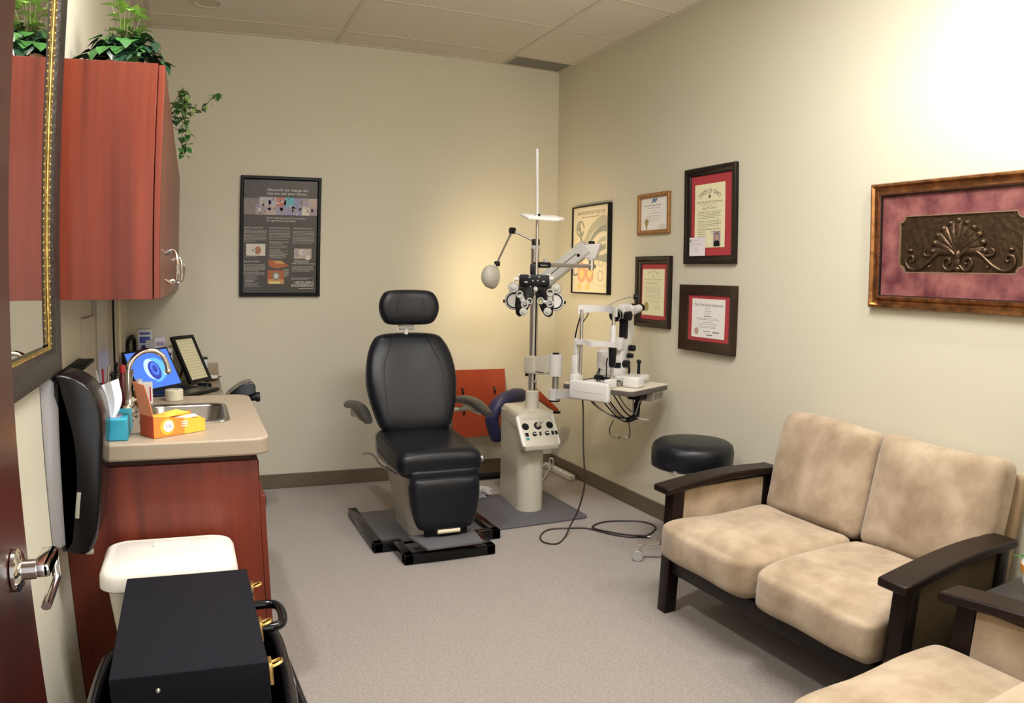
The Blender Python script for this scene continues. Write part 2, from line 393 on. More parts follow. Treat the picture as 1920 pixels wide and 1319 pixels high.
# ---------------------------------------------------------------- loveseats (local: front faces -Y)
def loveseat(loc, rz, label, flip, e=0.0):
    """e widens the seat by 2*e"""
    t = thing('loveseat', label, 'sofa', loc, rz, 'tan suede loveseats with dark wooden arms')
    X = TRZ(loc, rz)
    X0 = X
    for sx in (-1, 1):
        X = X0 @ Matrix.Translation((sx * e, 0, 0))
        g = G(X); n = 16; rings = []
        for k in range(n + 1):
            y = -.365 + .64 * k / n; q = k / n
            zt = .580 + .040 * math.sin(PI * min(1, q * 1.15) * .62) - .010 * q
            rings.append([(sx * .53, y, zt - .030), (sx * .635, y, zt - .030), (sx * .635, y, zt), (sx * .53, y, zt)])
        g.loft(rings); o = g.obj('armrest', darkwood, t, smooth=30)
        bv = o.modifiers.new('b', 'BEVEL'); bv.width = .008; bv.segments = 3; bv.limit_method = 'ANGLE'; bv.angle_limit = math.radians(50)
        g = G(X); g.box(sx * .556 if sx > 0 else -.616, .616 if sx > 0 else -.556, -.315, -.255, .0, .560, .005); g.obj('leg', darkwood, t)
        g = G(X); g.box(sx * .556 if sx > 0 else -.616, .616 if sx > 0 else -.556, .20, .26, .0, .585, .005); g.obj('leg', darkwood, t)
        g = G(X); g.box(sx * .565 if sx > 0 else -.600, .600 if sx > 0 else -.565, -.256, .205, .215, .25, .004); g.obj('side_rail', darkwood, t)
        a, b = (.558, .580) if sx > 0 else (-.580, -.558)
        g = G(X); g.box(a, b, -.255, .205, .25, .562, .008)
        g.obj('side_panel', suede, t, label='tan suede panel under the arm')
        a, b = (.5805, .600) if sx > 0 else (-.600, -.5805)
        g = G(X); g.box(a, b, -.255, .205, .25, .562, .004); g.obj('outer_panel', darksuede, t, label='outer side panel with shade put into its dark brown colour')  # outer face coloured dark to stand for suede in shade
    X = X0
    g = G(X); g.box(-.556 - e, .556 + e, -.300, -.268, .190, .262, .005); g.box(-.556 - e, .556 + e, .10, .135, .19, .25, .004); g.obj('seat_rail', darkwood, t)
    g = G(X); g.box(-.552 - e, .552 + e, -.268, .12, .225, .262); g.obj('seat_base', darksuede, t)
    def seat_fn(seed, lean):
        def f(u, q):
            q = q.copy(); top = max(0, u.z)
            q.z += top * (.022 * (1 - u.x ** 4) * (1 - u.y ** 4)) - .02 * max(0, -u.y - .5) * max(0, u.z) + .006 * math.sin(3.3 * u.x + seed) * math.sin(2.7 * u.y + seed * 2) * top
            q.y += -.016 * max(0, -u.y) * (1 - u.x ** 2) * (1 - u.z ** 2) + .004 * math.sin(7 * u.x + seed)
            q.x += lean * max(0, -u.y - .2) * .05
            return q
        return f
    for sx, sd, ln in ((-1, 1, -1 * flip), (1, 2.4, 0)):
        g = G(X); g.cushion((sx * (.272 + e / 2), -.085, .355), (.540 + e, .560, .175), .040, seat_fn(sd, ln)); o = g.obj('seat_cushion', suede, t, smooth=180)
        o.modifiers.new('s', 'SUBSURF').levels = 1; o.modifiers['s'].render_levels = 1
    # back cushions, leaning
    for sx, sd in ((-1, .7), (1, 3.1)):
        m = X @ Matrix.Translation((sx * (.274 + e / 2), .185, .425)) @ Matrix.Rotation(math.radians(-11), 4, 'X')
        def f(u, q, sd=sd):
            q = q.copy()
            q.y += -.030 * max(0, -u.y) * (1 - u.x ** 2) * (1 - u.z ** 2) + .006 * math.sin(4 * u.z + sd) * math.sin(3 * u.x + sd)
            q.x *= 1 - .035 * max(0, u.z) ** 2
            q.z += .010 * max(0, u.z) * math.cos(2.2 * u.x + sd)
            return q
        g = G(m); g.cushion((0, .075, .225), (.545 + e, .150, .455), .045, f)
        o = g.obj('back_cushion', suede, t, smooth=180); o.modifiers.new('s', 'SUBSURF').levels = 1; o.modifiers['s'].render_levels = 1
    m = X @ Matrix.Translation((0, .335, .26)) @ Matrix.Rotation(math.radians(-8), 4, 'X')
    g = G(m); g.box(-.555 - e, .555 + e, 0, .05, 0, .535, .018, 3); g.obj('back_panel', mat('tan back upholstery', (.36, .25, .16), .9, var=(8, (.28, .19, .12), 4)), t, label='padded outer back panel')
    return t
loveseat((-.445, -3.10, 0), -PI / 2, 'tan suede loveseat with dark arched wooden arms along the right wall', 1)
loveseat((-1.345, -4.165, 0), PI, 'tan suede loveseat cut off by the lower right corner, facing the exam chair', 0, .065)

# ---------------------------------------------------------------- exam chair
t = thing('exam_chair', 'black leather reclining exam chair with headrest, armrests and footplate', 'exam chair', (-1.39, -1.1, 0))
g = G(); g.box(-1.70, -1.06, -1.335, -.73, .004, .022); g.box(-1.59, -1.19, -1.55, -1.30, .004, .022); g.obj('deck_plate', greyplate, t)
g = G(); q = .026
for bx in ((-1.74, -1.688, -1.375, -.73), (-1.74, -1.585, -1.375, -1.323), (-1.637, -1.585, -1.585, -1.35), (-1.637, -1.145, -1.585, -1.535), (-1.197, -1.145, -1.585, -1.35), (-1.197, -1.025, -1.375, -1.323), (-1.077, -1.025, -1.375, -.92)):
    g.box(*bx, .002, .056, .006)
g.obj('base_rail', gloss_black, t)
g = G(); rings = []
for z_, x0, x1, y0, y1, r in ((.022, -1.50, -1.27, -1.25, -.87, .07), (.12, -1.51, -1.27, -1.25, -.88, .07), (.25, -1.535, -1.25, -1.26, -.90, .06), (.36, -1.56, -1.24, -1.30, -.93, .05), (.43, -1.58, -1.23, -1.34, -.96, .04)):
    rings.append([(x, y, z_) for x, y in rrect(x0, x1, y0, y1, r)])
g.loft(rings); g.obj('pedestal', enamel, t)
g = G(); g.cushion((-1.40, -1.235, .500), (.475, .50, .125), .045, lambda u, q: V((q.x * (1 - .06 * max(0, -u.y)), q.y, q.z + .012 * max(0, u.z) * (1 - u.x ** 2) + .022 * u.y)))
g.obj('seat', blackleather, t, smooth=180)
g = G(); g.box(-1.60, -1.20, -1.45, -1.02, .425, .443, .005); g.obj('seat_pan', steel, t)
# flap between the seat and the leg rest
g = G(); g.cushion((-1.385, -1.465, .425), (.37, .06, .07), .02, N=6); g.obj('knee_flap', blackleather, t, smooth=180)
bx = Matrix(((1, 0, 0, -1.405), (0, .34, -.94, -1.045), (0, .94, .34, .560), (0, 0, 0, 1)))
poly = smooth_poly([(-.19, .02), (-.232, .12), (-.262, .28), (-.252, .42), (-.215, .52), (-.16, .567), (0, .580), (.16, .567), (.215, .52), (.252, .42), (.262, .28), (.232, .12), (.19, .02), (.1, -.01), (-.1, -.01)])
g = G(bx); pillow(g, poly, [(a, b * 1.15) for a, b in PROF], curve=.022); g.obj('backrest', blackleather, t, smooth=60)
seam = lambda s: [(s * .105, .56, .0635), (s * .115, .50, .066), (s * .14, .44, .068), (s * .165, .38, .069), (s * .172, .28, .069), (s * .17, .18, .068), (s * .17, .08, .062)]
for s_ in (-1, 1):
    g = G(bx); g.tube(seam(s_), .0022, 6); g.obj('seam', mat('seam thread', (.004, .004, .006), .6), t)
# back shell
g = G(bx); pillow(g, poly, [(.9, -.062), (.95, -.055), (.96, -.04), (.9, -.034)]); g.obj('back_shell', blackplastic, t)
hx = Matrix(((1, 0, 0, -1.410), (0, .10, -.995, -.90), (0, .995, .10, 1.158), (0, 0, 0, 1)))
hp = smooth_poly([(-.12, 0), (-.160, .035), (-.176, .095), (-.160, .155), (-.12, .188), (0, .196), (.12, .188), (.160, .155), (.176, .095), (.160, .035), (.12, 0), (0, -.004)])
g = G(hx); pillow(g, hp, PROF, curve=.022); g.obj('headrest', blackleather, t, smooth=60)
for s_ in (-1, 1):
    g = G(hx); g.tube([(s_ * .062, .185, .047), (s_ * .072, .13, .058), (s_ * .085, .07, .058), (s_ * .092, .02, .046)], .0018, 6); g.obj('seam', MATS['seam thread'], t)
g = G(); g.cyl((-1.46, -.885, 1.145), (-1.375, -.885, 1.145), .019, n=16); g.cyl((-1.418, -.885, 1.10), (-1.418, -.885, 1.18), .012); g.tube([(-1.455, -.90, 1.15), (-1.472, -.91, 1.135), (-1.478, -.915, 1.12)], .004)
g.obj('headrest_bracket', white_en, t, label='white headrest bracket')
for s_, xa in ((-1, -1.735), (1, -1.065)):
    g = G(); rings = []
    for k in range(15):
        q = k / 14; y = -.82 - .46 * q; z_ = .695 + .032 * math.sin(PI * q) - .012 * q
        wd = .036 + .008 * math.sin(PI * q) - .012 * q ** 6; th = .030 - .012 * q
        rings.append([(xa + wd * math.cos(a) , y, z_ + th * math.sin(a) * (1 if math.sin(a) > 0 else .6)) for a in [2 * PI * j / 14 for j in range(14)]])
    g.loft(rings); ar = g.obj('armrest', mat('armrest padding', (.03, .029, .027), .38), t, smooth=60)
    g = G(); g.tube([(xa, -1.10, .690), (xa, -.98, .672), (xa - s_ * .01, -.90, .655), (xa - s_ * .05, -.88, .65), (xa - s_ * .10, -.90, .65)], .022, 10, sq=(1, .6)); g.box(xa - .014, xa + .014, -1.16, -.9, .664, .700, .005)
    g.obj('arm_bracket', enamel, t)
lx = Matrix(((1, 0, 0, -1.388), (0, .06, -.998, -1.485), (0, .998, .06, .140), (0, 0, 0, 1)))
lp = smooth_poly([(-.115, 0), (-.155, .03), (-.180, .12), (-.190, .22), (-.178, .268), (-.14, .283), (0, .286), (.14, .283), (.178, .268), (.190, .22), (.180, .12), (.155, .03), (.115, 0), (0, -.003)])
g = G(lx); pillow(g, lp, PROF); g.obj('leg_rest', blackleather, t, smooth=60)
g = G(); g.prism([(-1.535, -1.640), (-1.235, -1.630), (-1.215, -1.44), (-1.575, -1.44)], .088, .106, 'xy', .005); g.obj('footplate', greyplate, t)
g = G(); g.box(-1.50, -1.27, -1.50, -1.47, .10, .20, .006); g.obj('footplate_bracket', blackmatte, t)
g = G(); g.cyl((-1.44, -1.515, .137), (-1.32, -1.515, .137), .013); g.obj('roller', mat('cream nylon', (.75, .68, .5), .4), t, label='cream roller')
g = G(); g.tube([(-1.63, -1.02, .56), (-1.645, -1.12, .47), (-1.62, -1.25, .445), (-1.57, -1.36, .415), (-1.535, -1.42, .36)], .008, 8); g.tube([(-1.70, -1.0, .45), (-1.66, -1.06, .455), (-1.64, -1.16, .42), (-1.58, -1.26, .39)], .007, 8)
g.sphere((-1.175, -1.45, .49), (.012, .02, .02), 10)
split_obj(g.obj('release_lever', steel, t))

# ---------------------------------------------------------------- grey floor plate and instrument stand
t = thing('floor_plate', 'grey rubber covered floor plate under the instrument stand', 'base plate', (-.7, -.95, 0))
g = G(); g.prism(rrect(-1.02, -.385, -1.245, -.60, .05, 5, (.01, .035, .09, .01)), .001, .014, 'xy', .004); g.obj('plate', greyplate, t)

t = thing('instrument_stand', 'ivory instrument stand with control panel, steel pole and two arms', 'instrument stand', (-.66, -.85, .014))
g = G()
foot = lambda z_, x0, x1, y0, y1, r: [(x + .038 * (y + .94) / .32 if x < -.66 and y > -.94 else x, y, z_) for x, y in rrect(x0, x1, y0, y1, .02, 8, (r, r, .012, .012))]
g.loft([foot(.0145, -.740, -.570, -1.04, -.615, .082), foot(.30, -.740, -.572, -1.035, -.62, .08), foot(.60, -.745, -.575, -1.03, -.625, .07)])
g.obj('column', enamel, t, smooth=50)
g = G()
g.loft([[(x + (.080 * (y + 1.04) / .42 if x < -.66 else 0), y, z_) for x, y in rrect(a, b, c_, d, .02, 5, (.03, .03, .012, .012))] for z_, a, b, c_, d in ((.545, -.775, -.545, -1.03, -.615), (.595, -.775, -.540, -1.04, -.615), (.615, -.772, -.543, -1.035, -.618), (.628, -.760, -.555, -1.02, -.63))])
g.obj('housing', enamel, t, smooth=50)
# sloping control panel
pa = V((-.655, -1.135, .452)); up = V((0, .115, .165)).normalized(); nrm = V((1, 0, 0)).cross(up).normalized()
px_ = Matrix(((1, up.x, nrm.x, pa.x), (0, up.y, nrm.y, pa.y), (0, up.z, nrm.z, pa.z), (0, 0, 0, 1)))
g = G(px_); g.prism(rrect(-.128, .122, 0, .205, .018), -.022, 0, 'xy', .006, 3); pn = g.obj('control_panel', mat('panel white', (.78, .77, .75), .35), t, smooth=50)
g = G(); g.prism([(-1.130, .425), (-1.136, .455), (-1.035, .600), (-1.02, .60), (-1.02, .425)], -.768, -.548, 'yz', .006); g.obj('panel_housing', enamel, t)
for u_, v_, r_ in ((-.085, .128, .023), (.075, .128, .023), (-.005, .128, .024)):
    g = G(px_); g.cyl((u_, v_, 0), (u_, v_, .003), r_, n=28); g.obj('well', blackplastic, pn)
g = G(px_); g.cyl((-.005, .128, .002), (-.005, .128, .030), .014, .012); g.cyl((-.005, .128, .03), (-.005, .128, .055), .011, .009); g.sphere((-.005, .128, .060), .009, 12)
g.obj('joystick', steel, pn)
for u_, v_ in ((-.038, .076), (.045, .076)):
    g = G(px_); g.cyl((u_, v_, 0), (u_, v_, .012), .015, .012, 24); g.mi = 1; g.box(u_ - .011, u_ + .011, v_ - .003, v_ + .003, .012, .0145); g.obj('knob', [blackplastic, white_en], pn)
for u_, w_ in ((-.088, .011), (.000, .007), (.082, .008), (.106, .008)):
    g = G(px_); g.box(u_ - w_, u_ + w_, .064, .088, 0, .006, .002); g.obj('switch', blackplastic, pn)
g = G(px_); g.box(-.098, -.078, .040, .056, 0, .004, .001); g.obj('switch', mat('teal switch', (.02, .25, .33), .4), pn)
g = G(px_)
for k in range(8): g.box(-.03 + k * .0095, -.024 + k * .0095, .028, .0295, 0, .0006)
g.box(.08, .083, .032, .044, 0, .0006); g.box(.09, .0925, .032, .044, 0, .0006); g.box(.10, .106, .032, .036, 0, .0006); g.obj('panel_print', ink_soft, pn, smooth=0)
PX, PY = -.615, -.89
g = G(); g.lathe([(.050, 0), (.050, .006), (.042, .010), (.041, .118), (.037, .121), (.024, .121)], (PX, PY, .625)); g.obj('collar', enamel, t)
g = G(); g.cyl((PX, PY, .74), (PX, PY, 1.612), .0265, n=28); pole = g.obj('pole', steel, t)
g = G(); g.box(PX - .004, PX + .004, PY - .028, PY - .026, .75, 1.60); g.obj('pole_slot', blackmatte, pole)
# slit lamp arm: bracket, elbow and table arm
J = V((-.535, -1.03, 0))
d_ = (J - V((PX, PY, 0))).normalized(); n_ = V((-d_.y, d_.x, 0))
bm_ = Matrix(((d_.x, n_.x, 0, PX), (d_.y, n_.y, 0, PY), (0, 0, 1, .905), (0, 0, 0, 1)))
g = G(bm_); g.box(-.042, .04, -.042, .042, -.055, .055, .012, 3); g.prism([(.03, -.055), (.03, .045), (.12, .068), (.14, .068), (.14, -.035), (.11, -.05)], -.030, .030, 'xz', .008, 3)
arm = g.obj('lower_bracket', enamel, t)
g = G(bm_); g.cyl((.165, 0, -.055), (.165, 0, .075), .040, n=28); g.mi = 1; g.cyl((.165, 0, .075), (.165, 0, .083), .020, n=20); g.obj('elbow', [white_en, blackmatte], arm)
g = G(bm_); g.box(-.044, -.038, -.02, .02, -.075, .03, .003); g.box(.0, .10, -.032, -.0305, -.04, -.036); split_obj(g.obj('clamp_trim', blackmatte, arm))
g = G(bm_); g.tube([(.05, -.035, -.05), (.06, -.05, -.075), (.055, -.06, -.10)], .005); g.obj('clamp_lever', steel, arm)
g = G(); g.cyl((J.x + .005, J.y, .755), (J.x + .005, J.y, .86), .021, n=24); g.obj('elbow_post', steel, t)
E1 = V((-.40, -1.30, .755))
g = G(); dd = (E1 - V((J.x, J.y, .75))); q = V((-dd.y, dd.x, 0)).normalized() * .028
a0 = V((J.x, J.y, 0)) - dd.normalized() * .02
b1 = V((E1.x, E1.y, 0))
g.loft([[(a0 - q).to_tuple()[:2] + (.712,), (a0 + q).to_tuple()[:2] + (.712,), (a0 + q).to_tuple()[:2] + (.765,), (a0 - q).to_tuple()[:2] + (.765,)],
        [(b1 - q).to_tuple()[:2] + (.745,), (b1 + q).to_tuple()[:2] + (.745,), (b1 + q).to_tuple()[:2] + (.795,), (b1 - q).to_tuple()[:2] + (.795,)]])
g.cyl((J.x, J.y, .705), (J.x, J.y, .77), .036, n=24); g.mi = 1; g.cyl((J.x, J.y, .695), (J.x, J.y, .706), .034, n=24)
g.cyl((E1.x, E1.y, .785), (E1.x, E1.y, .797), .06, n=24)
g.obj('table_arm', [white_en, blackplastic], t)
# phoropter arm
A_, B_ = V((PX + .015, PY - .02, 1.385)), V((-.410, -1.115, 1.605)); dd = (B_ - A_); sd = V((-dd.y, dd.x, 0)).normalized(); upv = V((0, 0, 1)).cross(sd).normalized(); dn = dd.normalized(); upv = sd.cross(dn) * -1
if upv.z < 0: upv = -upv
g = G(); rings = []
for p in (A_ - dn * .03, A_, B_, B_ + dn * .03):
    w_, h_ = (.034, .044)
    rings.append([(p + sd * w_ * a + upv * h_ * b) for a, b in ((-.8, -1), (.8, -1), (1, -.8), (1, .8), (.8, 1), (-.8, 1), (-1, .8), (-1, -.8))])
g.loft(rings); ua = g.obj('upper_arm', mat('arm enamel', (.60, .59, .56), .35), t, smooth=30)
g = G(); g.tube([A_ - sd * .0345 + dn * .06, B_ - sd * .0345 - dn * .04], .0022, 6, 1); g.tube([A_ + sd * .0345 + dn * .06, B_ + sd * .0345 - dn * .04], .0022, 6, 1); g.cyl(B_ - dn * .035 - sd * .036 + upv * -.015, B_ - dn * .035 - sd * .0335 + upv * -.015, .010); g.obj('arm_groove', blackmatte, ua)
g = G(); g.lathe([(.030, -.055), (.040, -.05), (.040, .05), (.030, .055)], (PX, PY, 1.385)); g.obj('arm_collar', enamel, t)
E2 = V((-.368, -1.150, 1.56))
g = G(); g.prism([(-.055, -.035), (-.055, .04), (.03, .045), (.062, .05), (.030, -.045)], -.026, .026, 'xz', .006); g.cyl((0, 0, -.05), (0, 0, .045), .024); b_ = g.bm
b_.transform(Matrix.Translation(E2 + V((-.005, 0, .035))) @ Matrix.Rotation(math.atan2(B_.y - A_.y, B_.x - A_.x), 4, 'Z')); hb = g.obj('arm_head', white_en, t)
g = G(); g.cyl(E2 + V((-.005, 0, .080)), E2 + V((-.005, 0, .098)), .019); g.obj('head_knob', blackplastic, hb)
g = G(); g.cyl(E2 + V((-.003, 0, -.075)), E2 + V((-.003, 0, -.01)), .0165, n=20); g.obj('swivel_post', steel, hb)
# pole lamp
g = G(); g.cyl((PX, PY, 1.608), (PX, PY, 1.630), .029, .024); g.obj('pole_cap', white_en, pole)
LT, LE, LB = V((PX + .002, PY, 1.652)), V((-.720, -.78, 1.722)), V((-.772, -.67, 1.520))
g = G(); g.box(LT.x - .022, LT.x + .022, LT.y - .016, LT.y + .016, LT.z - .024, LT.z + .018, .006); g.sphere(LE, .020, 14); g.cyl(LE - V((.016, .0, 0)), LE + V((.016, 0, 0)), .020); g.box(LB.x - .014, LB.x + .018, LB.y - .014, LB.y + .014, LB.z - .018, LB.z + .014, .005)
lj = split_obj(g.obj('lamp_joint', blackplastic, t))
g = G(); g.cyl(LT, LE, .0065); g.cyl(LE, LB, .0065); split_obj(g.obj('lamp_arm', steel, t))
ax = V((.74, .58, -.12)).normalized(); c0 = V((-.815, -.672, 1.437))
g = G(); g.lathe([(.008, -.066), (.034, -.060), (.054, -.042), (.064, -.015), (.066, .02), (.068, .032), (.063, .032), (.060, .012), (.048, -.02), (.02, -.045), (.0, -.048)], c0, ax, 32, (1.12, .78)); g.obj('lamp_shade', mat('lamp enamel', (.62, .59, .53), .25), t, smooth=50)
g = G(); g.tube([c0 + V((0, 0, .03)), LB + V((-.01, 0, -.01))], .012, 8, 1); g.obj('shade_neck', MATS['lamp enamel'], t)
l_ = bpy.data.lights.new('instrument_lamp_light', 'POINT'); l_.energy = 17; l_.color = (1, .78, .45); l_.shadow_soft_size = .03; lo_ = bpy.data.objects.new('instrument_lamp_light', l_); COL.objects.link(lo_); lo_.location = c0 + ax * .004
g = G(); g.sphere(c0 - ax * .032, .012, 14); g.obj('bulb', mat('bulb', (1, .9, .7), .3, emit=((1, .78, .45), 14)), t)

# ---------------------------------------------------------------- phoropter
PH = V((-.790, -1.25, 1.345)); K = .000447
PM = Matrix.Translation(PH) @ Matrix.Rotation(math.radians(-26), 4, 'Z')
QX = PM @ Matrix(((1, 0, 0, 0), (0, 0, -1, 0), (0, 1, 0, 0), (0, 0, 0, 1)))       # (u,v,w): w toward the viewer
def pu(x, y): return ((x - 430) * K, (850 - y) * K)
t = thing('phoropter', 'black and grey phoropter head with lens dials hanging from a steel rod', 'phoropter', PH, math.radians(-26))
g = G(QX); u0, v1 = pu(232, 618); u1, v0 = pu(612, 762); g.prism([(u0, v0 + .01), (u0 + .01, v0), (u1 - .01, v0), (u1, v0 + .01), (u1 - .004, v1), (u0 + .004, v1)], -.03, .025, 'xy', .004); g.obj('bridge_box', blackplastic, t)
g = G(QX)
for x, y, w in ((365, 625, 14), (365, 652, 12), (322, 712, 20), (405, 695, 8), (465, 690, 8), (480, 645, 9), (375, 765, 7), (535, 700, 14)):
    a, b = pu(x, y); g.box(a - w * K, a + w * K, b - .004, b + .003, .024, .029, .001)
split_obj(g.obj('scale_window', mat('silver mark', (.5, .49, .45), .4), t))
for x, y, r, dz in ((250, 636, 26, .0), (200, 682, 26, 0), (592, 630, 24, 0), (628, 664, 26, 0)):
    a, b = pu(x, y); g = G(QX); sgn = -1 if x < 430 else 1
    g.cyl((a - sgn * .012, b, .0), (a + sgn * .012, b, .0), r * K, n=20); g.obj('side_knob', white_en, t)
grey_d = mat('dial grey', (.48, .475, .45), .3); chromed = mat('lens rim', (.60, .58, .55), .22, .6)
for s_ in (-1, 1):
    fx = lambda x: x if s_ < 0 else 860 - x
    cx_, cy_ = pu(fx(178), 945)
    g = G(QX); g.lathe([(.045, -.030), (.052, -.028), (.053, -.005), (.049, 0), (.044, .0), (.040, -.006), (.012, -.006), (.0, -.006)], (cx_, cy_, .0), (0, 0, 1), 40)
    g.obj('lens_battery', chromed, t)
    g = G(QX); g.lathe([(.044, .0), (.044, .003), (.036, .003), (.036, 0), (.044, .0)], (cx_, cy_, -.001), (0, 0, 1), 36); g.obj('battery_ring', blackplastic, t)
    g = G(QX); pl = [pu(fx(a), b) for a, b in ((235, 745), (420, 760), (425, 860), (405, 930), (345, 1060), (300, 1125), (240, 1143), (203, 1110), (190, 1000), (200, 880), (190, 800))]
    if s_ > 0: pl = pl[::-1]
    g.prism(pl, -.012, .012, 'xy', .003); g.obj('face_plate', gloss_black, t)
    cx2, cy2 = pu(fx(167), 783)
    g = G(QX); g.lathe([(.028, -.01), (.0285, .012), (.026, .016), (.016, .017), (.012, .024), (.006, .026), (.0, .026)], (cx2, cy2, 0), (0, 0, 1), 32); g.obj('power_dial', grey_d, t)
    g = G(QX); g.lathe([(.0295, -.012), (.0295, .006), (.028, .006), (.028, -.012), (.0295, -.012)], (cx2, cy2, 0), (0, 0, 1), 32); g.obj('dial_ring', blackplastic, t)
    ring_c = (((246, 866), .0205), ((370, 945), .0175), ((310, 990), .0215)) if s_ < 0 else (((620, 836), .0215), ((503, 940), .0195), ((618, 970), .0215))
    g = G(QX)
    pts = [pu(*c[0]) for c in ring_c]
    g.tube([(pts[0][0], pts[0][1], .016), ((pts[0][0] + pts[2][0]) / 2, (pts[0][1] + pts[2][1]) / 2, .018), (pts[2][0], pts[2][1], .016)], .014, 10, 4, sq=(1, .6)); g.tube([(pts[1][0], pts[1][1], .012), (pts[2][0], pts[2][1], .014)], .010, 8, 1)
    g.obj('lens_turret', grey_d, t)
    for (c, r) in ring_c:
        a, b = pu(*c); g = G(QX); g.lathe([(r, .012), (r, .028), (r * .92, .032), (r * .66, .032), (r * .60, .024), (r * .60, .012)], (a, b, 0), (0, 0, 1), 32); lr = g.obj('lens_cell', grey_d, t)
        g = G(QX); g.lathe([(r * .6, .018), (r * .45, .0205), (.0, .0215)], (a, b, 0), (0, 0, 1), 24); g.obj('lens', mat('dark lens', (.03, .035, .06), .05, coat=1.0) if c != (503, 940) else mat('amber lens', (.55, .48, .14), .1, coat=1.0), lr)
    kx, ky = pu(*((296, 1080) if s_ < 0 else (592, 1070)))
    g = G(QX); g.lathe([(.022, .010), (.0225, .026), (.020, .030), (.010, .031), (.008, .038), (.0, .039)], (kx, ky, 0), (0, 0, 1), 28); g.obj('axis_knob', grey_d, t)
    tx, ty = pu(fx(62), 955); g = G(QX); g.box(tx - .010, tx + .010, ty - .009, ty + .009, -.012, -.002, .002); g.obj('side_tab', blackplastic, t)
g = G(QX); a, b = pu(440, 800); g.lathe([(.012, .0), (.0135, .02), (.012, .030), (.006, .034), (.0, .035)], (a, b, 0), (0, 0, 1), 24); g.box(a - .006, a + .006, b - .016, b + .05, .01, .018, .002); g.obj('centre_knob', grey_d, t)
g = G(QX); a, b = pu(408, 615); g.box(a - .018, a + .018, b - .01, b + .056, -.018, .016, .003); g.obj('yoke', blackplastic, t)
HB = PH + V((.004, .0, .160))
rodd = (V((E2.x, E2.y, 0)) - V((HB.x, HB.y, 0))); rodd.z = 0
R0 = V((HB.x, HB.y, 1.503)); R1 = V((E2.x, E2.y, 1.510)); rn = (R1 - R0).normalized()
g = G(); g.cyl(R0 + rn * .02, R1 + rn * .025, .0115, n=20); g.tube([R0 + rn * .285 + V((0, 0, -.008)), R0 + rn * .285 + V((0, 0, -.045)), R0 + rn * .30 + V((0, 0, -.056)), R0 + rn * .315 + V((0, 0, -.045))], .004, 8)
g.obj('support_rod', steel, t)
g = G(); g.tube([R0 - rn * .005, R0 + rn * .095], .0175, 8, 1, sq=(1.1, 1)); sv = g.obj('rod_sleeve', blackplastic, t)
g = G(); g.cyl(R0 + rn * .07 + V((0, 0, .015)), R0 + rn * .07 + V((0, 0, .034)), .013); g.obj('lock_knob', grey_d, sv)
side = V((rn.y, -rn.x, 0))
sx_ = Matrix(((rn.x, 0, side.x, R0.x + rn.x * .012 + side.x * .0195), (rn.y, 0, side.y, R0.y + rn.y * .012 + side.y * .0195), (0, 1, 0, R0.z - .005), (0, 0, 0, 1)))
g = G(sx_); g.text('Reichert', .0135, .006, 0, .0, sx=1.1); g.obj('maker_name', white_en, sv, smooth=0)
# near point rod with its white card plate
g = G(); g.cyl((R0.x - .004, R0.y - .016, 1.42), (R0.x - .004, R0.y - .016, 1.765), .0075, n=16); g.mi = 1; g.cyl((R0.x - .004, R0.y - .016, 1.765), (R0.x - .012, R0.y - .016, 2.150), .0072, .0078, 16)
g.obj('near_point_rod', [steel, white_en], t)
CM = Matrix.Translation((R0.x + .024, R0.y - .02, 1.768)) @ Matrix.Rotation(math.radians(-26), 4, 'Z') @ Matrix.Rotation(math.radians(13), 4, 'X') @ Matrix.Rotation(math.radians(2.5), 4, 'Y')
g = G(CM); g.prism([(-.122, .04), (-.085, .075), (.075, .075), (.122, -.02), (.085, -.078), (-.075, -.078)], -.006, .006, 'xy', .002); cp = g.obj('card_plate', mat('bright white card', (.93, .92, .90), .5), t, label='white hexagonal card plate')
g = G(CM); g.cyl((-.024, .0, .004), (-.024, .0, .018), .013); g.obj('plate_clip', blackplastic, cp)

# ---------------------------------------------------------------- instrument table on the arm, and the slit lamp standing on it
TC = (-.342, -1.373, 0); TA = math.radians(25); TX = TRZ(TC, TA)
t = thing('instrument_table', 'white table top with grey edge carried by the stand arm', 'instrument table', (TC[0], TC[1], .81), TA)
g = G(TX); g.prism(rrect(-.215, .200, -.262, .205, .035), .8405, .8455, 'xy'); g.obj('table_top', mat('table laminate', (.72, .66, .55), .4), t)
g = G(TX); g.prism(rrect(-.217, .202, -.264, .207, .037), .8135, .8405, 'xy', .003); g.obj('table_edge', mat('grey table edge', (.10, .085, .08), .5), t)
g = G(TX); g.box(-.12, .12, -.10, .10, .798, .8135, .003); g.obj('mounting_plate', blackmatte, t)
g = G(TX); g.box(.06, .19, -.235, -.06, .752, .806, .004); g.mi = 1
for k in range(6): g.box(.08 + k * .016, .087 + k * .016, -.2365, -.2345, .762, .795)
g.obj('power_supply', [mat('aluminium box', (.52, .49, .46), .4, .4), mat('vent slot', (.2, .19, .18), .6)], t)
g = G(TX); g.box(-.02, .055, -.20, -.12, .765, .81, .004); g.obj('junction_box', blackplastic, t)

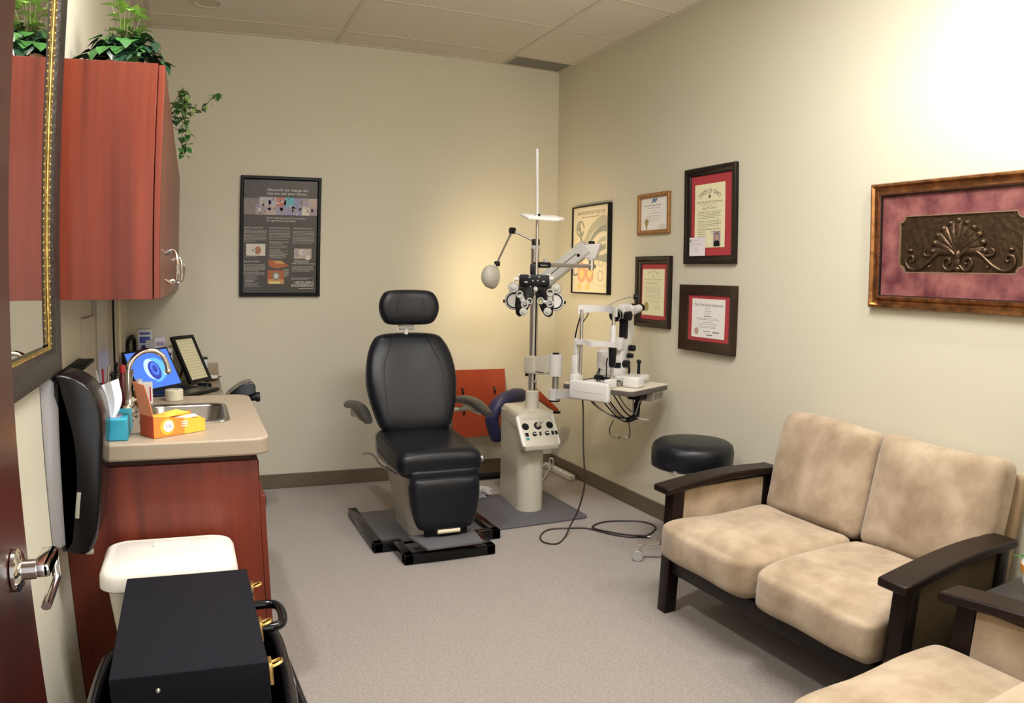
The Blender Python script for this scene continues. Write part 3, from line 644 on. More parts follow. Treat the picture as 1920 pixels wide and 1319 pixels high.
t = thing('slit_lamp', 'white slit lamp microscope with chin rest standing on the instrument table', 'slit lamp', (TC[0], TC[1], .846), TA)
g = G(TX); g.box(-.255, -.2185, -.135, .125, .768, .875, .012, 3); g.box(-.250, -.165, -.135, -.10, .847, .895, .008); g.box(-.250, -.165, .09, .125, .847, .905, .008); hb_ = g.obj('headrest_base', white_en, t)
g = G(TX); g.box(-.2562, -.2548, -.10, .09, .815, .8165); g.obj('base_groove', mat('groove grey', (.4, .39, .38), .5), hb_)
g = G(TX); g.cyl((-.19, .095, .90), (-.19, .095, 1.262), .0095, n=16); g.obj('headrest_post', steel, t)
g = G(TX); g.cyl((-.19, -.115, .89), (-.19, -.115, 1.262), .0095, n=16); pr = g.obj('headrest_post', steel, t)
g = G(TX); g.cyl((-.19, -.115, 1.06), (-.19, -.115, 1.185), .0165, n=20); g.obj('post_sleeve', white_en, pr)
g = G(TX); g.lathe([(.012, 0), (.019, .012), (.021, .07), (.023, .105), (.017, .108)], (-.19, -.115, .958)); g.obj('grip', blackplastic, pr)
g = G(TX); rings = []
for k in range(17):
    q = k / 16; y = .112 - .245 * q; bow = .055 * math.sin(PI * q); top = 1.288; lo = 1.232 + .020 * math.sin(PI * q) ** .6
    rings.append([(-.203 + bow, y, lo), (-.180 + bow, y, lo), (-.180 + bow, y, top), (-.203 + bow, y, top)])
g.loft(rings); g.obj('forehead_band', white_en, t, smooth=35)
g = G(TX); rings = []
for k in range(15):
    q = k / 14; y = .115 - .245 * q; w_ = .016 + .022 * math.exp(-((q - .5) / .2) ** 2); zz = 1.095 - .010 * math.exp(-((q - .5) / .16) ** 2) + .006 * math.exp(-((q - .5) / .3) ** 2)
    rings.append([(-.195 - w_, y, zz - .028), (-.195 + w_, y, zz - .028), (-.195 + w_, y, zz), (-.195 - w_, y, zz)])
g.loft(rings); g.obj('chin_rest', white_en, t, smooth=35)
g = G(TX); g.box(-.205, -.170, .112, .150, .885, 1.005, .008); g.box(-.198, -.178, .118, .14, 1.005, 1.10, .004); gh = g.obj('side_box', white_en, t)
g = G(TX); g.cyl((-.188, .131, 1.003), (-.188, .131, 1.02), .008); g.box(-.2, -.175, .135, .152, .865, .89, .003); split_obj(g.obj('side_button', blackplastic, gh))
g = G(TX); g.tube([(-.19, .10, 1.23), (-.185, .125, 1.17), (-.185, .14, 1.10), (-.185, .14, 1.05)], .004, 8); g.tube([(-.17, .08, 1.245), (-.15, .08, 1.235), (-.18, .102, 1.18)], .003, 6); g.obj('side_cable', blackplastic, t)
# fixation light on a bent wire
g = G(TX); g.tube([(-.11, -.02, 1.285), (-.07, -.06, 1.315), (-.02, -.10, 1.335), (.0, -.13, 1.338)], .0024, 8); fx_ = g.obj('fixation_arm', mat('dull wire', (.20, .19, .18), .45, .6), t)
g = G(TX); g.cyl((-.005, -.125, 1.340), (.012, -.145, 1.340), .014); g.cyl((.003, -.135, 1.345), (.003, -.135, 1.322), .010); g.obj('fixation_lamp', blackplastic, fx_)
# rails and cross slide
g = G(TX); g.box(-.12, .10, -.10, .13, .846, .862, .004); g.box(-.06, .15, -.16, .03, .862, .895, .01, 3); g.box(-.115, -.03, -.235, -.135, .846, .905, .012, 3); base_ = g.obj('slide_base', white_en, t)
for y in (.11, -.12):
    g = G(TX); g.cyl((-.14, y, .862), (.16, y, .862), .008); g.obj('slide_rail', steel, base_)
g = G(TX); g.box(-.06, -.02, -.02, .09, .862, .885, .003); g.obj('slide_gear', blackmatte, base_)
g = G(TX); g.cyl((.12, -.10, .89), (.12, -.10, .96), .010, .008); g.sphere((.12, -.10, .965), .014, 12); g.obj('joystick', blackplastic, t)
# illumination unit
g = G(TX); g.lathe([(.030, 0), (.034, .005), (.034, .10), (.030, .105), (.026, .105), (.026, .118), (.0, .118)], (-.055, .035, .925), n=28); g.box(-.075, .06, -.06, .06, .893, .935, .010); g.box(-.03, .05, -.035, .03, .93, 1.0, .008); g.obj('illumination_tower', white_en, t)
g = G(TX); g.box(-.035, .0, -.055, -.025, .935, .965, .004); g.box(-.02, .0, -.01, .02, .985, 1.01, .002); split_obj(g.obj('tower_trim', blackplastic, t))
# microscope arm and body
g = G(TX)
g.prism([(.02, .93), (.10, .93), (.115, 1.0), (.125, 1.07), (.155, 1.12), (.155, 1.16), (.125, 1.20), (.115, 1.235), (.07, 1.235), (.07, 1.10), (.02, 1.08)], -.045, .0, 'xz', .008, 3)
g.box(-.02, .04, -.052, .02, 1.035, 1.105, .008)
g.obj('microscope_arm', white_en, t)
g = G(TX); g.box(.035, .062, -.055, -.01, 1.10, 1.24, .003); g.obj('arm_slot', blackplastic, t)
for x, y, z_, r in ((.075, -.075, 1.045, .018), (.065, -.07, 1.002, .014)):
    g = G(TX); g.cyl((x, y - .018, z_), (x, y + .014, z_), r); g.obj('knob', blackplastic, t)
g = G(TX); g.cyl((.045, -.075, .955), (.045, -.01, .955), .021); g.tube([(.045, -.07, .955), (.05, -.078, .93), (.045, -.08, .90)], .007, 8); g.obj('lamp_housing', blackplastic, t)
g = G(TX); ax_ = V((1, 0, .10)).normalized()
g.lathe([(.020, 0), (.040, .006), (.044, .03), (.042, .07), (.036, .11), (.0, .112)], (.02, -.02, 1.250), ax_, 28, (1, .9)); hd = g.obj('microscope_head', white_en, t)
g = G(TX); g.lathe([(.036, 0), (.036, .03), (.030, .035), (.0, .036)], (-.032, -.02, 1.232), (1, 0, 0), 28); g.obj('objective_lens', gloss_black, hd)
g = G(TX); g.lathe([(.0375, 0), (.0375, .006), (.036, .006), (.036, 0), (.0375, 0)], (-.030, -.02, 1.232), (1, 0, 0), 28); g.obj('lens_ring', chromed, hd)
g = G(TX); g.cyl((.03, -.085, 1.230), (.03, -.055, 1.230), .027, .024); g.obj('magnification_knob', blackplastic, hd)
for y in (-.052, .012):
    g = G(TX); g.lathe([(.020, 0), (.024, .01), (.023, .06), (.017, .065)], (.125, y, 1.262), (1, 0, .14), 24); oc = g.obj('ocular_tube', white_en, hd)
    g = G(TX); g.lathe([(.019, 0), (.0205, .004), (.022, .022), (.018, .024), (.0, .022)], (.192, y, 1.272), (1, 0, .14), 24); g.obj('eyepiece', blackplastic, oc)
g = G(TX); g.box(.09, .135, -.07, .03, 1.235, 1.285, .010, 3); g.obj('prism_box', white_en, hd)
for pts in ([(-.06, -.0, .99), (-.10, -.02, .965), (-.115, -.03, .91), (-.10, -.02, .87)], [(-.13, .01, .85), (-.125, .03, .89), (-.09, .03, .935)], [(-.12, -.0, .85), (-.115, .02, .885), (-.085, .035, .93)], [(-.135, -.02, .86), (-.08, -.07, .866), (-.02, -.12, .88)]):
    g = G(TX); g.tube(pts, .0035, 6); g.obj('cable', blackmatte, t)

# cables hanging under the table
def cabl(name, pts, r, m, label, world=True, sub=8):
    g = G(None if world else TX); g.tube(pts, r, 7, sub); return tag(g.obj(name, m), label, 'cable')
t = thing('cable_bundle', 'tangled bundle of dark cables tied up below the instrument table', 'cable', (-.30, -1.52, .70), 0)
for k, (a, b, dip) in enumerate((((-.20, .02), (.02, -.16), .655), ((-.16, -.02), (.02, -.17), .645), ((-.14, -.05), (.03, -.15), .66), ((-.10, .0), (.0, -.17), .65), ((-.06, -.04), (.02, -.15), .675), ((-.18, .05), (.0, -.15), .665), ((-.03, -.05), (.03, -.13), .70))):
    g = G(TX); z0 = .797
    g.tube([(a[0], a[1], z0), (a[0] + .01, a[1] - .04, .74), (a[0] * .55 + b[0] * .45, (a[1] + b[1]) / 2 - .02, dip + .01), (-.035, -.165, dip + .004), (b[0] * .8, b[1], dip + .06), (b[0] + .03, b[1], .775)], .0038, 6)
    g.obj('cord', blackmatte if k % 3 else mat('grey cable', (.30, .29, .26), .5), t)
g = G(TX); g.tube([(-.075, -.16, .660), (.0, -.17, .668)], .016, 8, 1); g.tube([(.0, -.17, .668), (.02, -.165, .70), (.035, -.15, .76)], .013, 8, 3); g.obj('cable_tie_wrap', blackmatte, t)
g = G(TX); g.tube([(-.02, -.18, .67), (.02, -.20, .655), (.06, -.215, .648)], .0025, 6); g.obj('tie_tail', white_en, t)
cabl('trailing_cord', [(-.545, -1.37, .79), (-.548, -1.40, .72), (-.560, -1.44, .50), (-.560, -1.47, .30), (-.575, -1.44, .14), (-.625, -1.44, .045), (-.69, -1.50, .006), (-.780, -1.575, .005), (-.835, -1.52, .005), (-.80, -1.42, .005), (-.708, -1.347, .005), (-.60, -1.37, .005), (-.501, -1.415, .005), (-.418, -1.574, .005), (-.33, -1.66, .005), (-.228, -1.655, .005), (-.118, -1.561, .005), (-.145, -1.439, .005), (-.32, -1.358, .005), (-.449, -1.40, .009), (-.463, -1.473, .012), (-.38, -1.60, .012), (-.31, -1.665, .012)], .0048, mat('black cord', (.03, .022, .018), .45), 'long black cord hanging from the table and looping over the carpet')
cords = bpy.data.objects['trailing_cord']
g = G(); g.cyl((-.312, -1.664, .012), (-.272, -1.70, .012), .0075); g.mi = 1; g.cyl((-.272, -1.70, .012), (-.258, -1.712, .012), .0055)
g.obj('cord_plug', [blackplastic, steel], cords)
# trial spectacles hanging from the cables
t = thing('spectacles', 'rimless clear spectacles hanging below the cable bundle', 'spectacles', (-.33, -1.60, .56), TA)
SX_ = TRZ((-.385, -1.535, 0), TA)
for s_ in (-1, 1):
    g = G(SX_); g.tube([(.0, .06 * s_, .565), (.0, .068 * s_, .60), (.01, .05 * s_, .648)], .0028, 6); g.obj('temple', blackmatte, t)
    g = G(SX_); g.lathe([(.0, -.002), (.027, -.002), (.028, 0), (.027, .002), (0, .002)], (0, .032 * s_, .560), (1, 0, .6), 24, (.62, 1)); g.obj('lens', mat('pale lens', (.62, .62, .50), .08, trans=.5), t)
g = G(SX_); g.box(-.003, .003, -.006, .006, .552, .570); g.obj('bridge', brass, t)

# ---------------------------------------------------------------- pictures on the right wall and the back wall
def lines(g, u0, u1, vt, vb, n, th, w, ragged=.12, just=False):
    for k in range(n):
        v = vt - (vt - vb) * k / max(1, n - 1); x = u0
        e = u1 - (0 if just and k < n - 1 else random.random() * ragged * (u1 - u0))
        while x < e - .0005:
            L = min(e - x, (u1 - u0) * random.uniform(.06, .18)); rect(g, x, x + L, v - th / 2, v + th / 2, w); x += L + (u1 - u0) * .022
def picture(name, label, side, u0, u1, v0, v1, prof, fm, cat='picture'):
    X = frame_xf(side); c = X @ V(((u0 + u1) / 2, v0, .01))
    t = thing(name, label, cat, c)
    g = G(X); moulding(g, u0, u1, v0, v1, prof); g.obj('frame', fm, t, smooth=30)
    return t, X
darkframe = mat('dark mahogany frame', (.012, .006, .0045), .3, spec=.35)
redmat = mat('red mat board', (.42, .045, .055), .75)
gold_seal = mat('gold seal', (.36, .28, .10), .4)
P_DARK = [(0, .001), (0, .020), (.006, .026), (.020, .024), (.026, .018), (.040, .014), (.045, .008), (.045, .003)]

# large licence
t, X = picture('framed_certificate', 'tall dark framed certificate with red mat, photo and small card in its corners', 'right', 1.581, 2.017, 1.533, 2.066, P_DARK, darkframe)
g = G(X); g.box(1.60, 2.0, 1.55, 2.05, .001, .004); g.obj('mat_board', redmat, t)
g = G(X); g.box(1.660, 1.915, 1.622, 1.972, .0042, .006); pp = g.obj('certificate_sheet', paper_c, t)
g = G(X); w = .0064
def arc_text(g, txt, cx, cy, r, a0, a1, size, w, sx=1):
    n = len(txt)
    for i, ch in enumerate(txt):
        if ch == ' ': continue
        a = a0 + (a1 - a0) * i / (n - 1); m = Matrix.Translation((cx + r * math.sin(a), cy + r * math.cos(a), w)) @ Matrix.Rotation(-a, 4, 'Z')
        g.text(ch, size, 0, 0, 0, 'CENTER', sx, xf=m)
arc_text(g, 'STATE OF OHIO', 1.7875, 1.790, .130, -.62, .62, .034, w)
g.cyl((1.7875, 1.902, w), (1.7875, 1.902, w + .0003), .010)
g.text('State Board of Optometry', .0205, 1.7875, 1.866, w, 'CENTER', 1.0); g.text('Jane M. Davis', .022, 1.7875, 1.832, w, 'CENTER')
lines(g, 1.715, 1.86, 1.857, 1.857, 1, .0018, w)
lines(g, 1.690, 1.885, 1.818, 1.784, 5, .0022, w, just=True); lines(g, 1.690, 1.885, 1.768, 1.740, 4, .0022, w, just=True); lines(g, 1.690, 1.885, 1.726, 1.720, 2, .0022, w)
lines(g, 1.690, 1.76, 1.708, 1.682, 3, .003, w); lines(g, 1.80, 1.88, 1.708, 1.695, 2, .003, w)
g.obj('printed_text', mat('certificate ink', (.16, .14, .10), .7), pp, smooth=0, recalc=False)
g = G(X); w = .0066; rect(g, 1.823, 1.882, 1.627, 1.710, w); g.mi = 1; g.prism([(1.828, 1.627), (1.878, 1.627), (1.874, 1.652), (1.860, 1.662), (1.846, 1.662), (1.831, 1.652)], w, w + .0004, 'xy'); g.mi = 2
g.lathe([(0, 0), (.0115, 0), (.0115, .0004), (0, .0004)], (1.853, 1.679, w + .0006), (0, 0, 1), 20, (1, 1.25)); g.box(1.847, 1.859, 1.658, 1.67, w, w + .0009); g.mi = 3; g.lathe([(0, 0), (.0125, 0), (0, .0003)], (1.853, 1.687, w + .0004), (0, 0, 1), 16)
g.obj('portrait_photo', [mat('photo background', (.33, .26, .28), .4), blackmatte, mat('skin tone print', (.55, .33, .24), .6), mat('hair print', (.03, .02, .018), .6)], t, label='small portrait photo of a person in dark clothes', smooth=0)
g = G(X); g.box(1.612, 1.760, 1.578, 1.680, .0105, .0115); g.mi = 1; lines(g, 1.655, 1.72, 1.665, 1.665, 1, .003, .0118); g.cyl((1.634, 1.662, .0116), (1.634, 1.662, .0119), .009); lines(g, 1.64, 1.735, 1.645, 1.64, 2, .0014, .0118); lines(g, 1.675, 1.70, 1.628, 1.60, 5, .0016, .0118)
g.obj('white_card', [mat('lavender white card', (.78, .73, .80), .6), ink_soft], t, smooth=0)
# small gilt certificate
t, X = picture('framed_certificate', 'small gold framed certificate, highest left one on the right wall', 'right', 1.098, 1.429, 1.716, 1.966, [(0, .001), (0, .015), (.005, .019), (.012, .016), (.020, .018), (.026, .012), (.028, .003)], mat('gilt wood frame', (.42, .22, .085), .3, .35, var=(60, (.25, .12, .04), 4)))
g = G(X); g.box(1.115, 1.41, 1.73, 1.95, .001, .004); pp = g.obj('certificate_sheet', paper_w, t)
g = G(X); w = .0044
lines(g, 1.165, 1.36, 1.892, 1.892, 1, .005, w); lines(g, 1.20, 1.33, 1.876, 1.876, 1, .003, w); lines(g, 1.25, 1.28, 1.862, 1.862, 1, .002, w); lines(g, 1.21, 1.32, 1.845, 1.845, 1, .003, w)
lines(g, 1.18, 1.35, 1.828, 1.818, 2, .002, w); lines(g, 1.20, 1.33, 1.806, 1.796, 2, .002, w); lines(g, 1.31, 1.38, 1.768, 1.752, 3, .003, w)
g.obj('printed_text', ink_soft, pp, smooth=0, recalc=False)
g = G(X); g.prism([(1.236, 1.905), (1.246, 1.905), (1.262, 1.932), (1.252, 1.932)], w, w + .0003); g.prism([(1.256, 1.915), (1.262, 1.905), (1.274, 1.932), (1.258, 1.932)], w, w + .0003); g.prism([(1.270, 1.915), (1.276, 1.905), (1.296, 1.932), (1.280, 1.932)], w, w + .0003); g.obj('emblem', mat('blue print', (.04, .12, .32), .6), pp, smooth=0)
g = G(X); g.cyl((1.185, 1.790, w), (1.185, 1.790, w + .001), .021, n=24); g.prism([(1.176, 1.772), (1.194, 1.772), (1.190, 1.745), (1.180, 1.745)], w, w + .0005); g.obj('gold_seal', gold_seal, pp)
# left lower certificate
t, X = picture('framed_certificate', 'dark framed cream certificate with red mat, hung below the small gold frame', 'right', 1.098, 1.457, 1.155, 1.582, [(0, .001), (0, .022), (.006, .028), (.024, .026), (.032, .016), (.042, .014), (.046, .008), (.046, .003)], darkframe)
g = G(X); g.box(1.12, 1.44, 1.175, 1.565, .001, .004); g.obj('mat_board', redmat, t)
g = G(X); g.box(1.157, 1.384, 1.226, 1.505, .0042, .006); pp = g.obj('certificate_sheet', paper_c, t)
g = G(X); w = .0064
arc_text(g, 'STATE OF OHIO', 1.2705, 1.405, .080, -.60, .60, .017, w); g.cyl((1.2705, 1.462, w), (1.2705, 1.462, w + .0003), .006)
g.text('State Board of Optometry', .0155, 1.2705, 1.438, w, 'CENTER', 1.1); lines(g, 1.20, 1.34, 1.424, 1.415, 2, .002, w)
lines(g, 1.185, 1.355, 1.398, 1.372, 5, .0016, w); lines(g, 1.185, 1.355, 1.362, 1.330, 5, .0016, w); lines(g, 1.185, 1.355, 1.315, 1.305, 2, .0016, w); lines(g, 1.28, 1.35, 1.285, 1.262, 3, .0018, w)
g.obj('printed_text', ink_soft, pp, smooth=0, recalc=False)
g = G(X); g.lathe([(0, 0), (.024, 0), (.024, .001), (0, .001)], (1.205, 1.277, w), (0, 0, 1), 28, (1, 1.15)); g.obj('gold_seal', gold_seal, pp)
# university diploma
t, X = picture('framed_diploma', 'nearly square dark framed university diploma with red mat, below the tall certificate', 'right', 1.565, 2.033, 1.053, 1.418, [(0, .001), (0, .030), (.004, .033), (.050, .016), (.056, .010), (.058, .003)], mat('walnut frame', (.034, .017, .009), .34, spec=.35, var=(12, (.024, .011, .006), 4)))
g = G(X); g.box(1.60, 2.0, 1.085, 1.385, .001, .004); g.obj('mat_board', redmat, t)
g = G(X); g.box(1.656, 1.936, 1.130, 1.342, .0042, .006); pp = g.obj('certificate_sheet', paper_w, t)
g = G(X); w = .0064
g.text('The Ohio State University', .0232, 1.796, 1.302, w, 'CENTER', 1.0); lines(g, 1.77, 1.82, 1.290, 1.290, 1, .002, w); g.text('Jane M. Davis', .010, 1.796, 1.272, w, 'CENTER'); lines(g, 1.77, 1.82, 1.262, 1.262, 1, .0018, w); lines(g, 1.76, 1.83, 1.248, 1.248, 1, .004, w)
lines(g, 1.70, 1.895, 1.236, 1.229, 2, .0016, w); g.text('Doctor of Optometry', .009, 1.796, 1.213, w, 'CENTER'); lines(g, 1.71, 1.885, 1.205, 1.205, 1, .0016, w); lines(g, 1.72, 1.875, 1.194, 1.186, 2, .0016, w)
lines(g, 1.76, 1.82, 1.165, 1.165, 1, .004, w); lines(g, 1.84, 1.90, 1.163, 1.163, 1, .006, w); lines(g, 1.79, 1.84, 1.148, 1.145, 2, .003, w)
g.obj('printed_text', mat('diploma ink', (.12, .10, .10), .7), pp, smooth=0, recalc=False)
g = G(X); g.lathe([(.0, 0), (.019, 0), (.019, .0004), (.015, .0004), (.015, .0002), (0, .0002)], (1.700, 1.164, w), (0, 0, 1), 24); g.obj('round_seal', mat('rose seal', (.5, .33, .27), .6), pp)
# anatomy chart
t, X = picture('anatomy_poster', 'thin black framed eye anatomy chart near the back corner', 'right', .289, .783, 1.336, 1.950, [(0, .001), (0, .030), (.002, .032), (.010, .032), (.011, .004)], mat('black picture frame', (.005, .005, .006), .3, spec=.25), 'poster')
g = G(X); g.box(.298, .774, 1.345, 1.94, .001, .022); pp = g.obj('chart_sheet', mat('ivory chart paper', (.80, .72, .54), .45), t)
g = G(X); w = .0224; g.text('ANATOMY OF THE EYE', .036, .54, 1.885, w, 'CENTER', 1.0); lines(g, .42, .66, 1.868, 1.868, 1, .004, w); g.obj('chart_title', mat('brown ink', (.20, .12, .08), .7), pp, smooth=0, recalc=False)
def blob(g, c, r, w, n=28, sy=1, rot=0):
    pts = [(c[0] + r * math.cos(a) * math.cos(rot) - r * sy * math.sin(a) * math.sin(rot), c[1] + r * math.cos(a) * math.sin(rot) + r * sy * math.sin(a) * math.cos(rot), w) for a in [2 * PI * k / n for k in range(n)]]
    g.face(pts)
g = G(X)
BW = [0]
def band(g, pts, r0, r1, w):
    BW[0] += 1; w = w + BW[0] * .00012
    L = len(pts)
    for i in range(L - 1):
        (x0, y0), (x1, y1) = pts[i], pts[i + 1]; a = r0 + (r1 - r0) * i / (L - 1); b = r0 + (r1 - r0) * (i + 1) / (L - 1)
        def nrm_(j):
            (p0, q0), (p1, q1) = pts[max(j - 1, 0)], pts[min(j + 1, L - 1)]; h = math.hypot(p1 - p0, q1 - q0) or 1; return -(q1 - q0) / h, (p1 - p0) / h   # unit normal of the stroke
        na, nb = nrm_(i), nrm_(i + 1)
        g.raw([(x0 - na[0] * a, y0 - na[1] * a, w), (x1 - nb[0] * b, y1 - nb[1] * b, w), (x1 + nb[0] * b, y1 + nb[1] * b, w), (x0 + na[0] * a, y0 + na[1] * a, w)], [[0, 1, 2, 3]])
arcp = lambda cx, cy, r, a0, a1, n=20: [(cx + r * math.cos(math.radians(a0 + (a1 - a0) * k / n)), cy + r * math.sin(math.radians(a0 + (a1 - a0) * k / n))) for k in range(n + 1)]
band(g, arcp(.72, 1.56, .27, 165, 80), .014, .034, .0226); band(g, arcp(.76, 1.50, .36, 160, 95), .010, .016, .0226); band(g, arcp(.74, 1.54, .17, 170, 90), .008, .016, .0226)
g.mi = 1; band(g, arcp(.72, 1.555, .225, 168, 82), .010, .022, .0229); band(g, arcp(.40, 1.79, .05, 0, 340), .006, .006, .0226); band(g, [(.36, 1.80), (.44, 1.74)], .012, .004, .0229); band(g, [(.38, 1.84), (.42, 1.70)], .006, .012, .0229); band(g, [(.56, 1.60), (.74, 1.66)], .004, .02, .0229); band(g, [(.60, 1.58), (.76, 1.58)], .01, .03, .0229)
g.mi = 2; blob(g, (.425, 1.475), .062, .0226); blob(g, (.535, 1.475), .052, .0226, sy=1.25); blob(g, (.40, 1.545), .04, .0226, sy=.6, rot=.4)
g.mi = 3; blob(g, (.425, 1.475), .035, .0229); blob(g, (.535, 1.475), .030, .0229); rect(g, .37, .43, 1.365, 1.41, .0226); rect(g, .48, .54, 1.365, 1.41, .0226)
g.mi = 4; band(g, arcp(.68, 1.56, .034, 0, 350), .003, .003, .0226); band(g, arcp(.68, 1.46, .034, 0, 350), .003, .003, .0226); band(g, [(.65, 1.60), (.71, 1.60)], .0015, .0015, .0226); rect(g, .62, .622, 1.39, 1.62, .0226); rect(g, .74, .742, 1.39, 1.62, .0226); rect(g, .62, .742, 1.39, 1.392, .0226); rect(g, .62, .742, 1.618, 1.62, .0226)
lines(g, .33, .37, 1.66, 1.60, 6, .003, .0226); lines(g, .57, .60, 1.46, 1.40, 6, .003, .0226)
g.obj('eye_drawing', [mat('grey green print', (.50, .48, .38), .6), mat('slate print', (.33, .34, .29), .6), mat('salmon print', (.74, .42, .26), .6), mat('pale yellow print', (.78, .62, .25), .6), mat('grey print', (.45, .42, .33), .6)], pp, smooth=0, recalc=False)

# glaucoma poster on the back wall
t, X = picture('glaucoma_poster', 'tall black framed dark information poster on the back wall', 'back', -2.305, -1.771, 1.296, 2.084, [(0, .001), (0, .022), (.004, .025), (.018, .025), (.022, .018), (.024, .004)], mat('black metal frame', (.004, .004, .005), .28, spec=.2), 'poster')
u0, u1, v0, v1 = -2.283, -1.793, 1.318, 2.062
g = G(X); g.box(u0, u1, v0, v1, .001, .006); pp = g.obj('poster_sheet', mat('charcoal poster', (.066, .056, .053), .3, var=(3.5, (.044, .039, .036), 3), spec=.4), t)
U = lambda x: u0 + (x - 190) / (1640 - 190) * (u1 - u0) if True else 0        # poster pixel columns of the close-up
def Vv(y): return v1 - y * (v1 - v0)
def pos(fx, fy): return (u0 + fx * (u1 - u0), v1 - fy * (v1 - v0))
g = G(X); w = .0064
for txt, fx, fy, s_ in (('Glaucoma can change the', .31, .098, .0235), ('way you see your future.', .31, .130, .0235), ("Here's what you need to know about", .31, .345, .0162), ('this sight-threatening disease.', .31, .368, .0162)):
    a, b = pos(fx, fy); g.text(txt, s_, a, b, w, 'LEFT', 1.12 if s_ > .02 else 1.04)
for txt, fx, fy in (('WHAT IS GLAUCOMA?', .015, .432), ('DETECTING GLAUCOMA', .345, .432), ('TREATING GLAUCOMA', .675, .432), ('ARE YOU AT RISK?', .015, .730), ('WHAT THE FUTURE HOLDS?', .66, .745)):
    a, b = pos(fx, fy); g.text(txt, .0125, a, b, w, 'LEFT', .98)
g.obj('poster_headline', mat('poster white', (.70, .66, .60), .6), pp, smooth=0, recalc=False)
g = G(X)
def para(fx0, fx1, fy0, fy1, n, just=True):
    a, b = pos(fx0, fy0); c, d = pos(fx1, fy1); lines(g, a, c, b, d, n, .0032, w, .5, just)
para(.015, .315, .447, .545, 9); para(.345, .635, .447, .525, 7); para(.67, .965, .452, .558, 9); para(.355, .62, .545, .567, 3); para(.355, .60, .585, .60, 2); para(.355, .62, .618, .69, 8, False)
para(.015, .30, .752, .805, 6); para(.015, .30, .822, .834, 2); para(.03, .25, .85, .938, 8, False); para(.665, .955, .765, .805, 5); para(.69, .90, .708, .728, 3); para(.55, .62, .79, .855, 8); para(.03, .28, .682, .682, 1); para(.66, .955, .868, .878, 2)
g.obj('poster_text', mat('poster grey text', (.40, .375, .35), .6), pp, smooth=0, recalc=False)
g = G(X); a, b = pos(.695, .918); g.text('HEIDELBERG', .0250, a, b, w, 'LEFT', .94); a, b = pos(.655, .945); g.text('ENGINEERING', .0250, a, b, w, 'LEFT', .94); a, b = pos(.75, .958); c, d = pos(.955, .962); rect(g, a, c, d, b, w)
g.obj('poster_logo', MATS['poster white'], pp, smooth=0, recalc=False)
# picture strip and small illustrations
pc = [mat('p%d' % i, c, .5) for i, c in enumerate([(.42, .42, .46), (.30, .27, .40), (.50, .17, .12), (.12, .42, .55), (.28, .27, .45), (.45, .36, .33), (.36, .30, .32), (.22, .19, .18), (.60, .58, .50), (.55, .30, .10), (.38, .10, .03), (.70, .60, .22), (.35, .15, .07)])]
for i, m_ in enumerate(pc): m_.name = ('sky grey print', 'plum print', 'red print', 'cyan print', 'violet print', 'beige print', 'mauve print', 'umber print', 'pale print', 'orange print', 'rust print', 'yellow print', 'brown eye print')[i]
g = G(X); w = .0066
def tile(fx0, fx1, fy0, fy1, mi):
    g.mi = mi; a, b = pos(fx0, fy1); c, d = pos(fx1, fy0); rect(g, a, c, b, d, w)
for q in ((0, .11, .165, .235, 7), (.11, .21, .165, .235, 7), (.21, .33, .155, .235, 0), (.33, .44, .155, .235, 0), (.44, .55, .155, .235, 2), (.55, .68, .155, .235, 3), (.68, .79, .158, .235, 4), (.79, .89, .158, .235, 6), (.89, 1, .158, .235, 5),
          (0, .16, .235, .31, 7), (.16, .30, .235, .31, 6), (.30, .44, .235, .31, 5), (.44, .57, .235, .31, 1), (.57, .79, .235, .31, 4), (.79, .89, .235, .31, 8), (.89, 1, .235, .31, 6)): tile(*q)
w = .0069
for _ in range(60):
    fx = random.uniform(.02, .93); fy = random.uniform(.16, .29); s_ = random.uniform(.012, .045); tile(fx, fx + s_, fy, fy + random.uniform(.012, .04), random.choice([0, 1, 4, 5, 6, 7, 7, 8]))
a, b = pos(.62, .195); g.mi = 3; blob(g, (a, b), .025, .0071, sy=.8)
w = .0066
tile(.045, .30, .568, .672, 8); tile(.69, .93, .605, .695, 5)
g.mi = 12; a, b = pos(.20, .625); blob(g, (a, b), .022, .0069, sy=1.2); g.mi = 0; a, b = pos(.15, .625); blob(g, (a, b), .011, .0071); g.mi = 4; a, b = pos(.135, .625); blob(g, (a, b), .006, .0073, sy=1.6)
g.mi = 8; a, b = pos(.80, .64); blob(g, (a, b), .024, .0069, sy=.8); g.mi = 0; a, b = pos(.82, .64); blob(g, (a, b), .013, .0071)
g.mi = 6; a, b = pos(.73, .65); blob(g, (a, b), .02, .0068, sy=1.1); g.mi = 8; a, b = pos(.88, .685); blob(g, (a, b), .018, .0071, sy=.9)
g.mi = 10; p4 = [pos(.34, .71), pos(.52, .715), pos(.63, .76), pos(.46, .785), pos(.35, .765)]; g.face([(x, y, w) for x, y in p4][::-1])
g.mi = 9; p4 = [pos(.40, .715), pos(.52, .715), pos(.57, .745), pos(.45, .74)]; g.face([(x, y, w + .0003) for x, y in p4][::-1])
tile(.335, .555, .80, .918, 10); w = .0068; tile(.335, .555, .88, .918, 9); w = .0071; tile(.36, .50, .90, .918, 11)
g.mi = 7; a, b = pos(.45, .85); blob(g, (a, b), .026, .0070, sy=1.1); g.mi = 8; blob(g, (a, b), .014, .0073, sy=1.2)
g.obj('poster_pictures', pc, pp, smooth=0, recalc=False)

